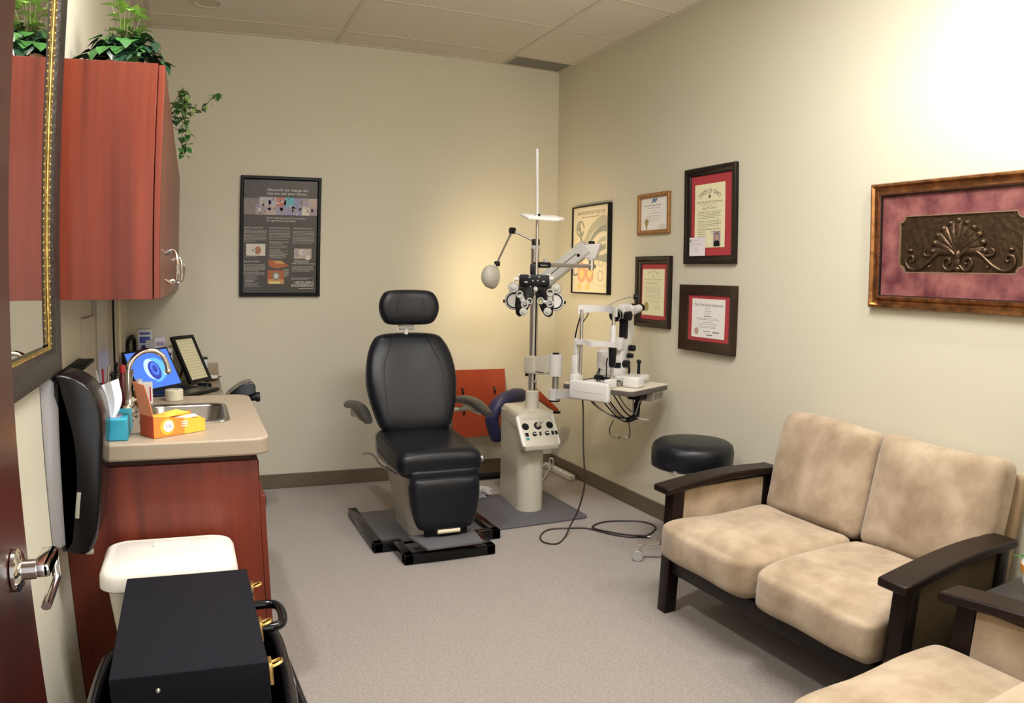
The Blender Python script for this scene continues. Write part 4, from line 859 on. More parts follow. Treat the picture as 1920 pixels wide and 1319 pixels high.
# relief art
ar_c = 3.301; hw = .413
t, X = picture('relief_picture', 'large ornate bronze and gold framed palmette relief on a mottled red mat', 'right', ar_c - hw, ar_c + hw, 1.347, 1.866, [(0, .001), (0, .018), (.005, .030), (.014, .034), (.022, .024), (.030, .022), (.040, .030), (.046, .030), (.048, .022)], mat('antique gold frame', (.50, .24, .09), .22, .85, var=(26, (.16, .07, .03), 5)))
g = G(X)
a0, a1, b0, b1 = ar_c - hw + .052, ar_c + hw - .052, 1.399, 1.814
def bead(u, v, du, dv):
    g.sphere((u, v, .024), (.0058, .0058, .006), 6)
n = 84
for k in range(n):
    u = a0 - .002 + (a1 - a0 + .004) * k / (n - 1)
    for v in (b0 - .006, b1 + .006): g.raw([(u - .004, v - .006, .022), (u + .001, v - .006, .022), (u + .006, v + .006, .022), (u + .001, v + .006, .022), (u - .001, v - .004, .031), (u + .003, v + .004, .031)], [[0, 1, 4], [1, 2, 5, 4], [2, 3, 5], [3, 0, 4, 5]])
for k in range(52):
    v = b0 + (b1 - b0) * k / 51
    for u in (a0 - .006, a1 + .006): g.raw([(u - .006, v - .004, .022), (u - .006, v + .001, .022), (u + .006, v + .006, .022), (u + .006, v + .001, .022), (u - .004, v - .001, .031), (u + .004, v + .003, .031)], [[0, 1, 4], [1, 2, 5, 4], [2, 3, 5], [3, 0, 4, 5]])
g.obj('rope_edge', mat('bronze rope', (.62, .40, .30), .25, .85), t, smooth=0)
g = G(X); moulding(g, a0 - .0125, a1 - -.0125, b0 - .0125, b1 + .0125, [(0, .0215), (.0155, .0215), (.0155, .009)]); g.obj('inner_step', mat('near black step', (.010, .007, .006), .4), t)
# mat with an opening whose corners are notched
I0, I1, J0, J1 = ar_c - .272, ar_c + .272, 1.495, 1.725
def notched(o, w, n=5):
    r = .026; pts = []
    for cx, cy, a in ((I0 - o, J0 - o, 0), (I1 + o, J0 - o, 1), (I1 + o, J1 + o, 2), (I0 - o, J1 + o, 3)):
        base = [90, 180, 270, 0][a]
        for k in range(n + 1):
            th = math.radians(base - 90 * k / n); pts.append((cx + r * math.cos(th), cy + r * math.sin(th), w))
    return pts
inner = notched(0, .010); L = len(inner)
outer = []
for (x, y, _) in inner:
    dx, dy = x - ar_c, y - (J0 + J1) / 2; s_ = min((a1 - ar_c + .004) / max(abs(dx), 1e-6), ((b1 - b0) / 2 + .004) / max(abs(dy), 1e-6))
    outer.append((ar_c + dx * s_, (b0 + b1) / 2 + dy * s_, .010))
corners = [(a0 - .004, b0 - .004), (a1 + .004, b0 - .004), (a1 + .004, b1 + .004), (a0 - .004, b1 + .004)]
for q, cn in enumerate(corners):
    for k in range(6): outer[q * 6 + k] = (cn[0], cn[1], .010)
g = G(X); g.loft([outer, inner], caps=False); g.obj('mat_board', mat('mottled red mat', (.105, .020, .030), .6, var=(12, (.30, .11, .10), 8)), t, smooth=0)
g = G(X); g.loft([notched(0, .0105), notched(-.004, .0105), notched(-.005, .004)], caps=False); g.obj('mat_bevel', mat('bevel bronze', (.35, .25, .16), .35, .6), t)
g = G(X); g.box(I0 - .03, I1 + .03, J0 - .02, J1 + .02, .001, .004); rl = g.obj('relief_panel', mat('bronze relief', (.11, .070, .040), .34, .75, var=(40, (.06, .036, .02), 4), bump=(38, .5, .008)), t)
g = G(X); cyy = 1.570
for k in range(-5, 6):
    a = math.radians(90 - k * 15.5); Lh = .118 - .004 * abs(k); bx_ = ar_c + .012 * math.cos(a); by = cyy + .01 * math.sin(a); rings = []
    for j in range(9):
        q = j / 8; rr = .005 + .0150 * q ** .8 * (1 if q < .9 else .8); cxx = bx_ + Lh * q * math.cos(a) + .006 * q * q * (k / 5); cy2 = by + Lh * q * math.sin(a) - .012 * q * q * abs(k) / 5
        nx, ny = -math.sin(a), math.cos(a)
        rings.append([(cxx + nx * rr * c1, cy2 + ny * rr * c1, .004 + .011 * h1 * (.35 + .65 * math.sin(PI * min(1, q * 1.05)) + .2 * q)) for c1, h1 in ((-1, 0), (-.88, .62), (-.5, .92), (0, 1), (.5, .92), (.88, .62), (1, 0))])
    g.loft(rings, closed=False, caps=False); g.sphere((bx_ + Lh * math.cos(a) + .006 * (k / 5), by + Lh * math.sin(a) - .012 * abs(k) / 5, .006), (.0150, .0130, .011), 10)
g.sphere((ar_c, 1.565, .006), (.016, .022, .012), 12); g.box(ar_c - .012, ar_c + .012, 1.520, 1.55, .004, .014, .003); g.sphere((ar_c, 1.512, .006), (.018, .012, .010), 10)
for s_ in (-1, 1):
    g.tube([(ar_c + s_ * x, y, .008) for x, y in ((.012, 1.565), (.035, 1.583), (.062, 1.586), (.095, 1.570), (.125, 1.545), (.155, 1.522), (.19, 1.508), (.222, 1.515), (.238, 1.538), (.228, 1.560), (.206, 1.562), (.202, 1.545), (.214, 1.540))], (.0085, .0055), 8)
    g.tube([(ar_c + s_ * x, y, .008) for x, y in ((.010, 1.525), (.030, 1.508), (.052, 1.512), (.064, 1.532), (.054, 1.552), (.036, 1.550), (.032, 1.536), (.042, 1.530))], (.007, .005), 8)
    g.tube([(ar_c + s_ * x, y, .008) for x, y in ((.095, 1.570), (.125, 1.562), (.148, 1.566), (.152, 1.582), (.140, 1.586))], (.006, .006), 8); g.sphere((ar_c + s_ * .128, 1.520, .007), .008, 8); g.sphere((ar_c + s_ * .22, 1.585, .007), (.014, .009, .008), 8)
g.obj('palmette_relief', MATS['bronze relief'], rl, smooth=60)

# ---------------------------------------------------------------- upper cabinets along the left wall
CX = -2.697
def upper_cabinet(y0, y1, label):
    t = thing('wall_cabinet', label, 'cabinet', (XL + .15, (y0 + y1) / 2, 1.347), 0, 'cherry wall cabinets')
    g = G(); g.box(XL, CX - .019, y0, y1, 1.347, 2.05, .001, 1); g.obj('body', cherry, t)
    n = 2; wd = (y1 - y0) / n
    for k in range(n):
        a = y0 + k * wd + .002; b = a + wd - .004
        g = G(); g.box(CX - .0165, CX + .002, a, b, 1.349, 2.046, .0015, 1); d = g.obj('door', cherry, t)
        s_ = a + wd - .05 if k == 0 else a + .05
        g = G(); g.tube([(CX + .002, s_, 1.405), (CX + .026, s_, 1.392), (CX + .040, s_, 1.405), (CX + .044, s_, 1.45), (CX + .040, s_, 1.495), (CX + .026, s_, 1.508), (CX + .002, s_, 1.495)], .0042, 8)
        for z_ in (1.442, 1.450, 1.458): g.lathe([(.004, -.0025), (.0062, 0), (.004, .0025)], (CX + .0435, s_, z_), n=12)
        g.obj('handle', chrome, d)
upper_cabinet(-2.622, -1.76, 'cherry wall cabinet closest to the mirror, with leafy plants on top')
upper_cabinet(-1.758, -.90, 'middle cherry wall cabinet above the far end of the counter')
upper_cabinet(-.898, -.005, 'cherry wall cabinet in the back corner above the laptop')

# ---------------------------------------------------------------- base cabinet with sink counter, and the lower desk beyond
t = thing('base_cabinet', 'cherry base cabinet under the tan sink counter', 'cabinet', (-2.72, -2.19, 0))
FX = -2.411
g = G(); g.box(XL + .002, FX, -2.618, -1.775, .0, .845, .001, 1); g.obj('body', cherry, t)
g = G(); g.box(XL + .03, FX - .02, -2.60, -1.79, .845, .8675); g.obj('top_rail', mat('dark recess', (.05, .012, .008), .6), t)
for a, b in ((-2.616, -2.200), (-2.196, -1.778)):
    g = G(); g.box(FX + .001, FX + .019, a, b, .10, .728, .0015, 1); d = g.obj('door', cherry, t)
    s_ = b - .05 if a < -2.4 else a + .05
    g = G(); g.tube([(FX + .019, s_, .56), (FX + .042, s_, .565), (FX + .050, s_, .60), (FX + .042, s_, .635), (FX + .019, s_, .64)], .004, 8); g.obj('handle', blackmatte, d)
    g = G(); g.box(FX + .001, FX + .004, a, b, .735, .842, .001, 1); g.obj('drawer_front', cherry, t)
t = thing('counter', 'tan laminate counter top with rounded corners and an inset sink', 'counter', (-2.7, -2.19, .87))
g = G()
out = rrect(XL + .002, -2.372, -2.650, -1.735, .05, 6, (.03, .055, .07, .004)); n_ = len(out)
SK = (-2.775, -2.495, -2.345, -1.985)
hole = rrect(*SK, .05, 6)
def deck(z_, flip):
    f = [];
    vs = [(x, y, z_) for x, y in out] + [(x, y, z_) for x, y in hole]
    f = [[i, (i + 1) % n_, n_ + (i + 1) % n_, n_ + i] for i in range(n_)]
    g.raw(vs, f)
deck(.921, 0); deck(.868, 1)
g.loft([[(x, y, z_) for x, y in out] for z_ in (.868, .921)], caps=False); g.loft([[(x, y, z_) for x, y in hole] for z_ in (.868, .921)], caps=False)
bmesh.ops.remove_doubles(g.bm, verts=g.bm.verts[:], dist=.0001)
o = g.obj('counter_top', counter_m, t, smooth=35)
bv = o.modifiers.new('b', 'BEVEL'); bv.width = .007; bv.segments = 3; bv.limit_method = 'ANGLE'; bv.angle_limit = math.radians(60)
g = G(); g.box(XL + .001, XL + .018, -2.62, -1.74, .922, 1.01, .004); g.obj('backsplash', counter_m, t)
t = thing('sink', 'stainless steel sink set into the tan counter', 'sink', (-2.635, -2.165, .922))
g = G(); R_ = lambda o_, z_, r: [(x, y, z_) for x, y in rrect(SK[0] - o_, SK[1] + o_, SK[2] - o_, SK[3] + o_, r, 6)]
g.loft([R_(.018, .9225, .06), R_(.014, .927, .058), R_(-.004, .926, .05), R_(-.010, .918, .05), R_(-.022, .80, .05), R_(-.045, .775, .05), R_(-.12, .772, .01)], caps=False)
g.box(SK[0] + .1, SK[1] - .1, SK[2] + .1, SK[3] - .1, .770, .7725); g.obj('basin', mat('stainless', (.50, .48, .46), .24, 1.0), t, smooth=50)
g = G(); g.lathe([(.0, 0), (.03, 0), (.032, .003), (.0, .004)], (-2.635, -2.165, .7735)); g.obj('drain', chrome, t)
t = thing('faucet', 'gooseneck chrome faucet beside the sink', 'faucet', (-2.825, -2.20, .922))
g = G(); g.lathe([(.028, 0), (.028, .008), (.017, .016), (.014, .06), (.012, .065)], (-2.832, -2.20, .9225)); g.obj('base', chrome, t)
g = G(); fa = [(-2.832, -2.20, .97), (-2.832, -2.20, 1.03), (-2.830, -2.20, 1.09), (-2.816, -2.195, 1.125), (-2.785, -2.185, 1.150), (-2.748, -2.175, 1.155), (-2.714, -2.165, 1.138), (-2.696, -2.16, 1.105), (-2.692, -2.158, 1.078)]
g.tube(fa, .0098, 12); g.sphere(fa[-1], .0125, 12); g.obj('spout', chrome, t)
for y_ in (-2.29, -2.11):
    g = G(); g.lathe([(.022, 0), (.022, .006), (.012, .014), (.011, .035), (.017, .045), (.012, .058), (.0, .06)], (-2.832, y_, .9225)); g.tube([(-2.832, y_, .965), (-2.80, y_, .975)], .005, 8, 1); g.obj('tap_handle', chrome, t)
t = thing('desk', 'taupe laminate desk top in the back left corner, lower than the counter', 'desk', (-2.73, -.88, .74))
g = G(); g.box(XL + .002, -2.445, -1.735, -.022, .745, .781, .004); g.obj('desk_top', desk_m, t)
g = G(); g.box(XL + .002, -2.447, -.021, -.004, .745, .868, .003); g.obj('backsplash', desk_m, t)
g = G(); g.box(XL + .002, -2.47, -1.772, -1.752, .0, .744); g.box(XL + .002, -2.62, -.06, -.03, 0, .744); g.obj('support', cherry_dark, t)

# ---------------------------------------------------------------- things on the counter
def papertissue(g, base, h):
    rings = []
    for k in range(9):
        q = k / 8; w_ = .012 + .022 * math.sin(PI * min(1, q * .85) * .75); rings.append([(base[0] + a * w_ + .006 * math.sin(q * 4), base[1] + b * .016 + .01 * q, base[2] + h * q + (.012 * a if k == 8 else 0)) for a, b in ((-1, 0), (-.4, .6), (.3, -.5), (1, .2), (.4, .9), (-.5, .7))])
    g.loft(rings)
t = thing('tissue_box', 'teal tissue box with a white tissue pulled up, at the counter corner', 'tissue box', (-2.847, -2.5, .922))
g = G(); g.box(-2.888, -2.806, -2.602, -2.402, .9225, .988, .002, 1); g.obj('carton', mat('teal card', (.035, .36, .50), .5, var=(14, (.02, .27, .42), 2)), t)
g = G(); g.lathe([(0, 0), (.022, 0), (.022, .001), (0, .001)], (-2.847, -2.535, .9882), n=24, sc=(1, 1.9)); g.obj('opening', mat('mauve slot', (.30, .30, .42), .5), t)
g = G(); papertissue(g, (-2.858, -2.56, .985), .108); g.obj('tissue', mat('tissue', (.88, .88, .92), .8), t, smooth=60)

OM = TRZ((-2.727, -2.592, .9225), math.radians(32))
t = thing('candy_box', 'orange and yellow display carton with its flap standing up', 'carton', (-2.727, -2.592, .9225), math.radians(32))
orange = mat('orange card', (.90, .26, .045), .45); yellow = mat('yellow card', (.93, .50, .06), .45)
redor = mat('red orange card', (.52, .075, .018), .45)
g = G(OM); g.face([(0, 0, 0), (.11, 0, 0), (.11, 0, .052), (0, 0, .067)]); g.mi = 1; g.face([(.11, 0, 0), (.187, 0, 0), (.187, 0, .040), (.11, 0, .052)]); g.box(.1865, .188, 0, .085, 0, .040)
g.mi = 0; g.box(0, .187, .0845, .086, 0, .055); g.mi = 2; g.box(-.001, .001, 0, .085, 0, .067); g.mi = 1; g.box(0, .187, 0.0008, .085, 0, .002)
g.obj('carton', [orange, yellow, redor], t, smooth=0)
g = G(OM); rr = []
for k in range(5):
    q = k / 4; rr.append([(-.001 - .014 * q - .010 * q * q, 0 + .004 * q, .067 + .10 * q), (-.001 - .014 * q - .010 * q * q, .085 - .004 * q, .067 + .105 * q), (.001 - .014 * q - .010 * q * q, .085 - .004 * q, .067 + .105 * q), (.001 - .014 * q - .010 * q * q, 0 + .004 * q, .067 + .10 * q)])
g.loft(rr); g.obj('flap', mat('coral card', (.93, .30, .13), .4), t, label='upright coral flap')
g = G(OM); g.box(.012, .178, .008, .078, .003, .046); g.mi = 1; g.raw([(.02, .004, .047), (.165, .004, .049), (.16, .02, .056), (.04, .03, .048)], [[0, 1, 2, 3]]); g.mi = 0; g.raw([(.01, .03, .05), (.15, .03, .06), (.13, .08, .066), (.01, .08, .055)], [[0, 1, 2, 3]])
g.obj('packets', [mat('yellow packets', (.92, .60, .10), .5, var=(40, (.90, .46, .06), 2)), paper_w], t, smooth=0)
OF = OM @ Matrix(((1, 0, 0, 0), (0, 0, -1, -.0008), (0, 1, 0, 0), (0, 0, 0, 1)))
g = G(OF); g.lathe([(0, 0), (.0255, 0), (.0255, .0004), (0, .0004)], (.048, .031, 0), (0, 0, 1), 32); g.mi = 1; g.lathe([(0, 0), (.018, 0), (.018, .0008), (0, .0008)], (.052, .032, 0), (0, 0, 1), 32); g.mi = 2; g.text('Silk', .016, .052, .027, .0010, 'CENTER', 1.1)
g.mi = 1; lines(g, .100, .125, .040, .026, 3, .004, .0006)
g.obj('printed_badge', [yellow, paper_w, mat('violet print', (.22, .16, .42), .6)], t, smooth=0)
t = thing('tape_roll', 'squat cream coloured roll standing on the counter beyond the sink', 'roll', (-2.683, -1.835, .922))
g = G(); g.lathe([(.020, 0), (.037, 0), (.037, .040), (.034, .042), (.020, .042), (.020, 0)], (-2.683, -1.835, .9225), n=32); o = g.obj('roll', mat('cream roll', (.62, .58, .45), .5), t)

def bottle(name, label, loc, prof, m, capm=None, capprof=None, cat='bottle'):
    t = thing(name, label, cat, loc)
    g = G(); g.lathe(prof, loc, n=24); g.obj('body', m, t)
    if capm: g = G(); g.lathe(capprof, loc, n=20); g.obj('cap', capm, t)
    return t
bottle('bottle', 'dark red slim bottle behind the tissue box', (-2.868, -2.03, .9225), [(.018, 0), (.019, .01), (.019, .10), (.012, .125), (.010, .14)], mat('dark red glass', (.09, .008, .012), .2, coat=.5), mat('red cap', (.45, .02, .03), .35), [(.012, .138), (.012, .165), (.010, .168)])
bottle('bottle', 'short amber bottle with white label next to the faucet', (-2.812, -1.98, .9225), [(.022, 0), (.023, .01), (.023, .06), (.012, .075), (.012, .085)], mat('amber bottle', (.22, .10, .02), .25), white_en, [(.014, .084), (.014, .105)])
t = thing('carton', 'small white carton with red print standing behind the tissue box', 'carton', (-2.80, -1.90, .9225))
g = G(); g.box(-2.838, -2.766, -1.93, -1.88, .9225, 1.005, .001, 1); g.mi = 1; g.box(-2.775, -2.770, -1.9312, -1.930, .935, .99); g.mi = 2; g.box(-2.825, -2.80, -1.9312, -1.930, .945, .955); g.obj('carton', [paper_w, mat('red print stripe', (.6, .05, .08), .5), ink_soft], t, smooth=0)
t = thing('pen_cup', 'black pen cup holding pens and tools near the wall', 'pen holder', (-2.93, -2.05, .9225))
g = G(); g.lathe([(.0, 0), (.036, 0), (.038, .10), (.035, .10), (.033, .008), (0, .008)], (-2.935, -2.05, .9225)); g.obj('cup', blackplastic, t)
for dx, dy, h, m_ in ((.01, 0, .17, steel), (-.015, .01, .15, paper_w), (.0, -.015, .16, MATS['red cap']), (.018, .012, .14, blackplastic)):
    g = G(); g.cyl((-2.935 + dx * .5, -2.05 + dy * .5, .932), (-2.935 + dx * 2, -2.05 + dy * 2, .9225 + h), .004, n=8); g.obj('pen', m_, t)
t = thing('instrument_rack', 'black wire rack of small hand tools left of the faucet', 'rack', (-2.89, -1.90, .9225))
g = G()
for x0, y0 in ((-2.93, -1.94), (-2.86, -1.94), (-2.93, -1.84), (-2.86, -1.84)): g.cyl((x0, y0, .9225), (x0, y0, 1.04), .003, n=6)
for z_ in (.96, 1.04): g.tube([(-2.93, -1.94, z_), (-2.86, -1.94, z_), (-2.86, -1.84, z_), (-2.93, -1.84, z_)], .003, 6, 1, True)
g.obj('wire_frame', blackplastic, t)
for k in range(4):
    g = G(); g.cyl((-2.92 + .018 * k, -1.92 + .02 * k, .93), (-2.90 + .02 * k, -1.89, 1.085 - .01 * k), .0045, n=8); g.obj('tool', steel if k % 2 else blackplastic, t)

# things on the desk
t = thing('laptop', 'open black laptop showing a blue wallpaper on the corner desk', 'laptop', (-2.70, -.74, .782))
lw = V((.597, .802, 0)); ln = V((.802, -.597, 0)); L0 = V((-2.898, -.833, .784))
LM = Matrix(((lw.x, ln.x, 0, L0.x), (lw.y, ln.y, 0, L0.y), (0, 0, 1, L0.z), (0, 0, 0, 1)))       # x along hinge, y toward the user
g = G(LM); g.box(0, .39, .0, .255, 0, .018, .004); kb = g.obj('keyboard_base', blackplastic, t)
g = G(LM)
for i in range(14):
    for j in range(5): g.box(.03 + i * .0235, .05 + i * .0235, .03 + j * .021, .047 + j * .021, .018, .0205)
g.obj('keys', blackmatte, kb, smooth=0)
g = G(LM); g.box(.14, .25, .155, .23, .018, .019); g.obj('touchpad', mat('touchpad', (.03, .03, .032), .3), kb)
SMx = LM @ Matrix.Translation((0, .0, .014)) @ Matrix.Rotation(math.radians(28), 4, 'X')
g = G(SMx); g.box(0, .39, -.008, .0, 0, .250, .003); sc_ = g.obj('screen_lid', blackplastic, t)
g = G(SMx)
nx, nz = 26, 16
blue = [mat('screen blue', (.05, .14, .62), .2, emit=((.07, .20, .80), .75)), mat('screen light blue', (.4, .6, .9), .2, emit=((.42, .58, .95), .9)), mat('screen deep blue', (.02, .04, .3), .2, emit=((.05, .06, .50), .6)), mat('screen cyan', (.1, .4, .7), .2, emit=((.12, .42, .85), .8))]
g.raw([(.014, .0004, .018), (.376, .0004, .018), (.376, .0004, .238), (.014, .0004, .238)], [[0, 1, 2, 3]])
def eb(cx, cz, rx, rz_, mi, d, rot=0):
    g.mi = mi; pts = []
    for k in range(28):
        a = 2 * PI * k / 28; x, z_ = rx * math.cos(a), rz_ * math.sin(a); pts.append((cx + x * math.cos(rot) - z_ * math.sin(rot), d, cz + x * math.sin(rot) + z_ * math.cos(rot)))
    g.face(pts)
eb(.215, .125, .085, .070, 3, .0007, .1); eb(.175, .130, .055, .062, 1, .0010); eb(.200, .120, .050, .056, 2, .0013); eb(.205, .128, .034, .040, 0, .0016); eb(.205, .128, .018, .022, 2, .0019); eb(.275, .095, .010, .014, 1, .0019); eb(.20, .055, .03, .006, 3, .001); eb(.30, .15, .006, .03, 3, .001, .4)
g.obj('display', blue, sc_, smooth=0, recalc=False)
t = thing('mouse', 'black computer mouse on the desk in front of the list holder', 'mouse', (-2.565, -.62, .782))
g = G(TRZ((-2.545, -.545, .799), math.radians(-53))); g.cushion((0, 0, 0), (.090, .054, .034), .016, lambda u, q: V((q.x, q.y, q.z * (1 - .35 * u.y ** 2))), N=8); g.obj('shell', gloss_black, t, smooth=180)
t = thing('list_holder', 'slanted black framed sheet with a ruled list standing on the desk', 'sign holder', (-2.56, -.40, .782))
B0 = V((-2.628, -.455, .782)); B1 = V((-2.500, -.285, .782)); hw_ = (B1 - B0).normalized(); hn = V((hw_.y, -hw_.x, 0)); WD = (B1 - B0).length
ru = (V((0, 0, 1)) * math.cos(math.radians(27)) - hn * math.sin(math.radians(27)))
nn = hw_.cross(ru)
HM = Matrix(((hw_.x, ru.x, nn.x, B0.x), (hw_.y, ru.y, nn.y, B0.y), (hw_.z, ru.z, nn.z, B0.z + .012), (0, 0, 0, 1)))
g = G(HM); moulding(g, 0, WD, 0, .305, [(0, -.012), (0, .008), (.004, .010), (.020, .010), (.022, .002)]); g.box(0.002, WD - .002, .002, .303, -.012, -.004); g.obj('frame', blackplastic, t)
g = G(HM); g.box(.018, WD - .018, .018, .287, -.003, .001); g.mi = 1
for k in range(13): rect(g, .028, WD - .028, .04 + k * .019, .0425 + k * .019, .0014)
g.obj('list_sheet', [mat('list paper', (.68, .63, .42), .6), mat('list line', (.42, .38, .26), .7)], t, smooth=0)
bk = B0 + hw_ * (WD / 2) + ru * .2 - nn * .012
g = G(); g.tube([tuple(bk), tuple(B0 + hw_ * (WD / 2) - hn * .17 + V((0, 0, .003)))], .006, 6, 1); g.obj('easel_leg', blackplastic, t)
def card_box(name, label, x0, x1, y0, y1, z0, z1, body, blocks, cat='carton', rz=0):
    c = ((x0 + x1) / 2, (y0 + y1) / 2, z0); X = TRZ(c, rz); t = thing(name, label, cat, c, rz); w_, d_2 = (x1 - x0) / 2, (y1 - y0) / 2
    g = G(X); g.box(-w_, w_, -d_2, d_2, 0, z1 - z0, .0008, 1); g.obj('carton', body, t)
    for a, b, c_, d, m_ in blocks:
        g = G(X); g.box(-w_ + a * 2 * w_, -w_ + b * 2 * w_, -d_2 - .0006, -d_2 - .0001, c_ * (z1 - z0), d * (z1 - z0)); g.obj('print', m_, t, smooth=0)
    return t
bluep = mat('blue print block', (.06, .08, .34), .5)
card_box('brochure_box', 'tallest white brochure box with dark blue panel by the back wall', -2.945, -2.860, -.20, -.13, .782, 1.105, mat('pale grey card', (.66, .66, .70), .55), ((.12, .88, .74, .86, bluep), (.25, .75, .10, .70, bluep), (.12, .88, .90, .94, bluep)))
card_box('brochure_box', 'small grey brochure box in front of the tallest one', -2.890, -2.838, -.33, -.27, .782, 1.045, mat('grey card', (.45, .44, .46), .6), ())
card_box('brochure_box', 'lilac white brochure box right of the tallest one', -2.838, -.0 - 2.775, -.28, -.22, .782, 1.060, mat('lilac card', (.68, .64, .74), .55), ((.1, .9, .82, .90, mat('mauve print block', (.35, .28, .42), .5)),))
card_box('brochure_box', 'low white brochure box behind the laptop screen', -2.790, -2.73, -.36, -.30, .782, 1.00, paper_w, ((.1, .9, .8, .88, bluep),))
t = thing('binder', 'olive green folder standing behind the list holder', 'folder', (-2.72, -.10, .782)); g = G(); g.box(-2.76, -2.64, -.12, -.09, .782, .995, .003); g.obj('cover', mat('olive card', (.28, .25, .05), .6), t)
t = thing('calendar_card', 'cream upright card with small dots beside the list holder', 'card', (-2.70, -.19, .782))
g = G(TRZ((-2.70, -.19, .782), math.radians(20))); g.box(-.05, .05, -.002, .002, 0, .205); g.mi = 1
for v in (.15, .165, .18): g.cyl((.0, -.002, v - .02), (.0, -.003, v - .02), .003, n=8)
g.box(-.05, .05, .002, .03, 0, .003); g.obj('card', [mat('cream card', (.72, .68, .50), .6), ink], t, smooth=0)
t = thing('headphones', 'black headset hanging over a dark box in the back corner', 'headset', (-2.955, -.16, .782))
g = G(); g.box(-3.0, -2.95, -.22, -.10, .782, .95, .006); g.obj('stand', blackmatte, t)
g = G(); g.tube([(-2.995, -.30, .93), (-3.0, -.28, 1.02), (-2.985, -.20, 1.06), (-2.975, -.12, 1.04), (-2.975, -.09, .96)], .012, 8); g.sphere((-2.985, -.31, .93), (.03, .02, .04), 12); g.sphere((-2.975, -.085, .93), (.022, .02, .04), 12); g.obj('headband', blackplastic, t)
t = thing('speaker', 'dark blue grey rounded speaker at the wall behind the laptop', 'speaker', (-2.965, -.50, .782))
g = G(); g.cushion((-2.965, -.50, .885), (.085, .12, .205), .03, N=8); g.obj('cabinet', mat('slate plastic', (.05, .06, .08), .4), t, smooth=180)
t = thing('dispenser', 'pale grey rounded dispenser on the wall side of the laptop', 'dispenser', (-2.96, -1.05, .782))
g = G(); g.lathe([(.03, 0), (.035, .02), (.035, .12), (.03, .17), (.015, .20), (0, .205)], (-2.955, -1.12, .782)); g.obj('body', mat('grey dispenser', (.28, .27, .25), .5), t)
t = thing('paper_stack', 'loose white paper slips at the back edge of the desk', 'paper', (-2.52, -.2, .782))
for k in range(5):
    X = TRZ((-2.505 + .006 * k, -.14 - .02 * k, .7825 + .004 * k), .4 * k - .5); g = G(X); n6 = 6
    pts = [(-.06 + .12 * i / n6, yy, .006 * math.sin(i * 1.3 + k) + .008) for i in range(n6 + 1) for yy in (-.035, .035)]; g.raw(pts, [[2 * i, 2 * i + 1, 2 * i + 3, 2 * i + 2] for i in range(n6)]); g.obj('sheet', paper_w, t)
t = thing('medicine_box', 'white and blue carton standing by the desk backsplash', 'carton', (-2.55, -.1, .782))
g = G(); g.box(-2.595, -2.520, -.13, -.07, .782, .905, .002, 1); g.mi = 1; g.box(-2.575, -2.535, -.131, -.130, .80, .85); g.mi = 2; g.box(-2.598, -2.517, -.133, -.067, .905, .916, .002, 1); g.obj('carton', [mat('lilac white card', (.72, .72, .80), .5), mat('royal blue print', (.03, .10, .50), .5), blackplastic], t)
# sheets hanging on the left wall below the cabinets
XLf = frame_xf('left')
def sheet(name, label, a, b, c, d, m_, frame=None, w=.004, cat='notice'):
    t = thing(name, label, cat, XLf @ V(((a + b) / 2, c, w)))
    g = G(XLf); g.box(a, b, c, d, .0005, w); g.obj('sheet', m_, t)
    if frame: g = G(XLf); moulding(g, a - .012, b + .012, c - .012, d + .012, [(0, .0005), (0, .014), (.012, .014), (.013, w)]); g.obj('frame', frame, t)
    return t
sheet('wall_chart', 'plain pale chart board fixed to the wall, closest to the mirror', -2.06, -1.80, .985, 1.265, mat('pale chart board', (.50, .45, .37), .7), w=.018)
sheet('wall_chart', 'tall glossy chart board under the cabinets with faint print', -1.76, -1.40, .96, 1.335, mat('glossy chart board', (.47, .43, .35), .35, var=(9, (.36, .33, .26), 4)), w=.022)
sheet('wall_chart', 'narrow black edged chart board further along under the cabinets', -1.33, -1.02, .90, 1.32, mat('beige chart board', (.42, .36, .25), .6), blackmatte)
sheet('wall_chart', 'cream edged chart board nearest the back corner', -.98, -.70, .92, 1.33, mat('tan chart board', (.46, .40, .30), .6), mat('cream edge', (.78, .70, .48), .5))
t = thing('wall_shelf', 'small dark wall bracket between the mirror and the chart boards', 'bracket', (XL + .04, -2.3, 1.12)); g = G(); g.box(XL + .001, XL + .06, -2.42, -2.16, 1.118, 1.130, .003); g.box(XL + .001, XL + .012, -2.20, -2.14, 1.01, 1.13, .003); g.obj('bracket', blackmatte, t)

# ---------------------------------------------------------------- mirror
X = XLf; t = thing('wall_mirror', 'large wall mirror in a dark frame with a beaded gold inner edge', 'mirror', (XL + .02, -3.12, 1.155))
g = G(X); moulding(g, -3.60, -2.706, 1.150, 2.30, [(0, .0005), (0, .036), (.004, .042), (.014, .041), (.030, .037), (.048, .037), (.058, .036), (.066, .030), (.070, .024)])
g.obj('frame', mat('pewter black frame', (.030, .025, .022), .38, .4, var=(70, (.05, .043, .038), 4), bump=(90, .3)), t, smooth=30)
g = G(X); moulding(g, -3.532, -2.774, 1.218, 2.232, [(0, .018), (.0, .026), (.003, .0275), (.007, .025), (.010, .0195)])
for k in range(48):
    v = 1.232 + k * .021
    for u in (-3.528, -2.778): g.sphere((u, v, .0262), (.003, .0045, .0028), 6)
for k in range(35):
    u = -3.51 + k * .0213
    for v in (1.222, 2.228): g.sphere((u, v, .0262), (.0045, .003, .0028), 6)
g.obj('beaded_edge', mat('aged gold bead', (.50, .36, .12), .32, .85, var=(50, (.24, .17, .06), 3)), t, smooth=50)
g = G(X); g.box(-3.515, -2.791, 1.235, 2.215, .016, .019); g.obj('mirror_glass', mat('mirror glass', (.86, .84, .80), .012, 1.0), t, smooth=0)

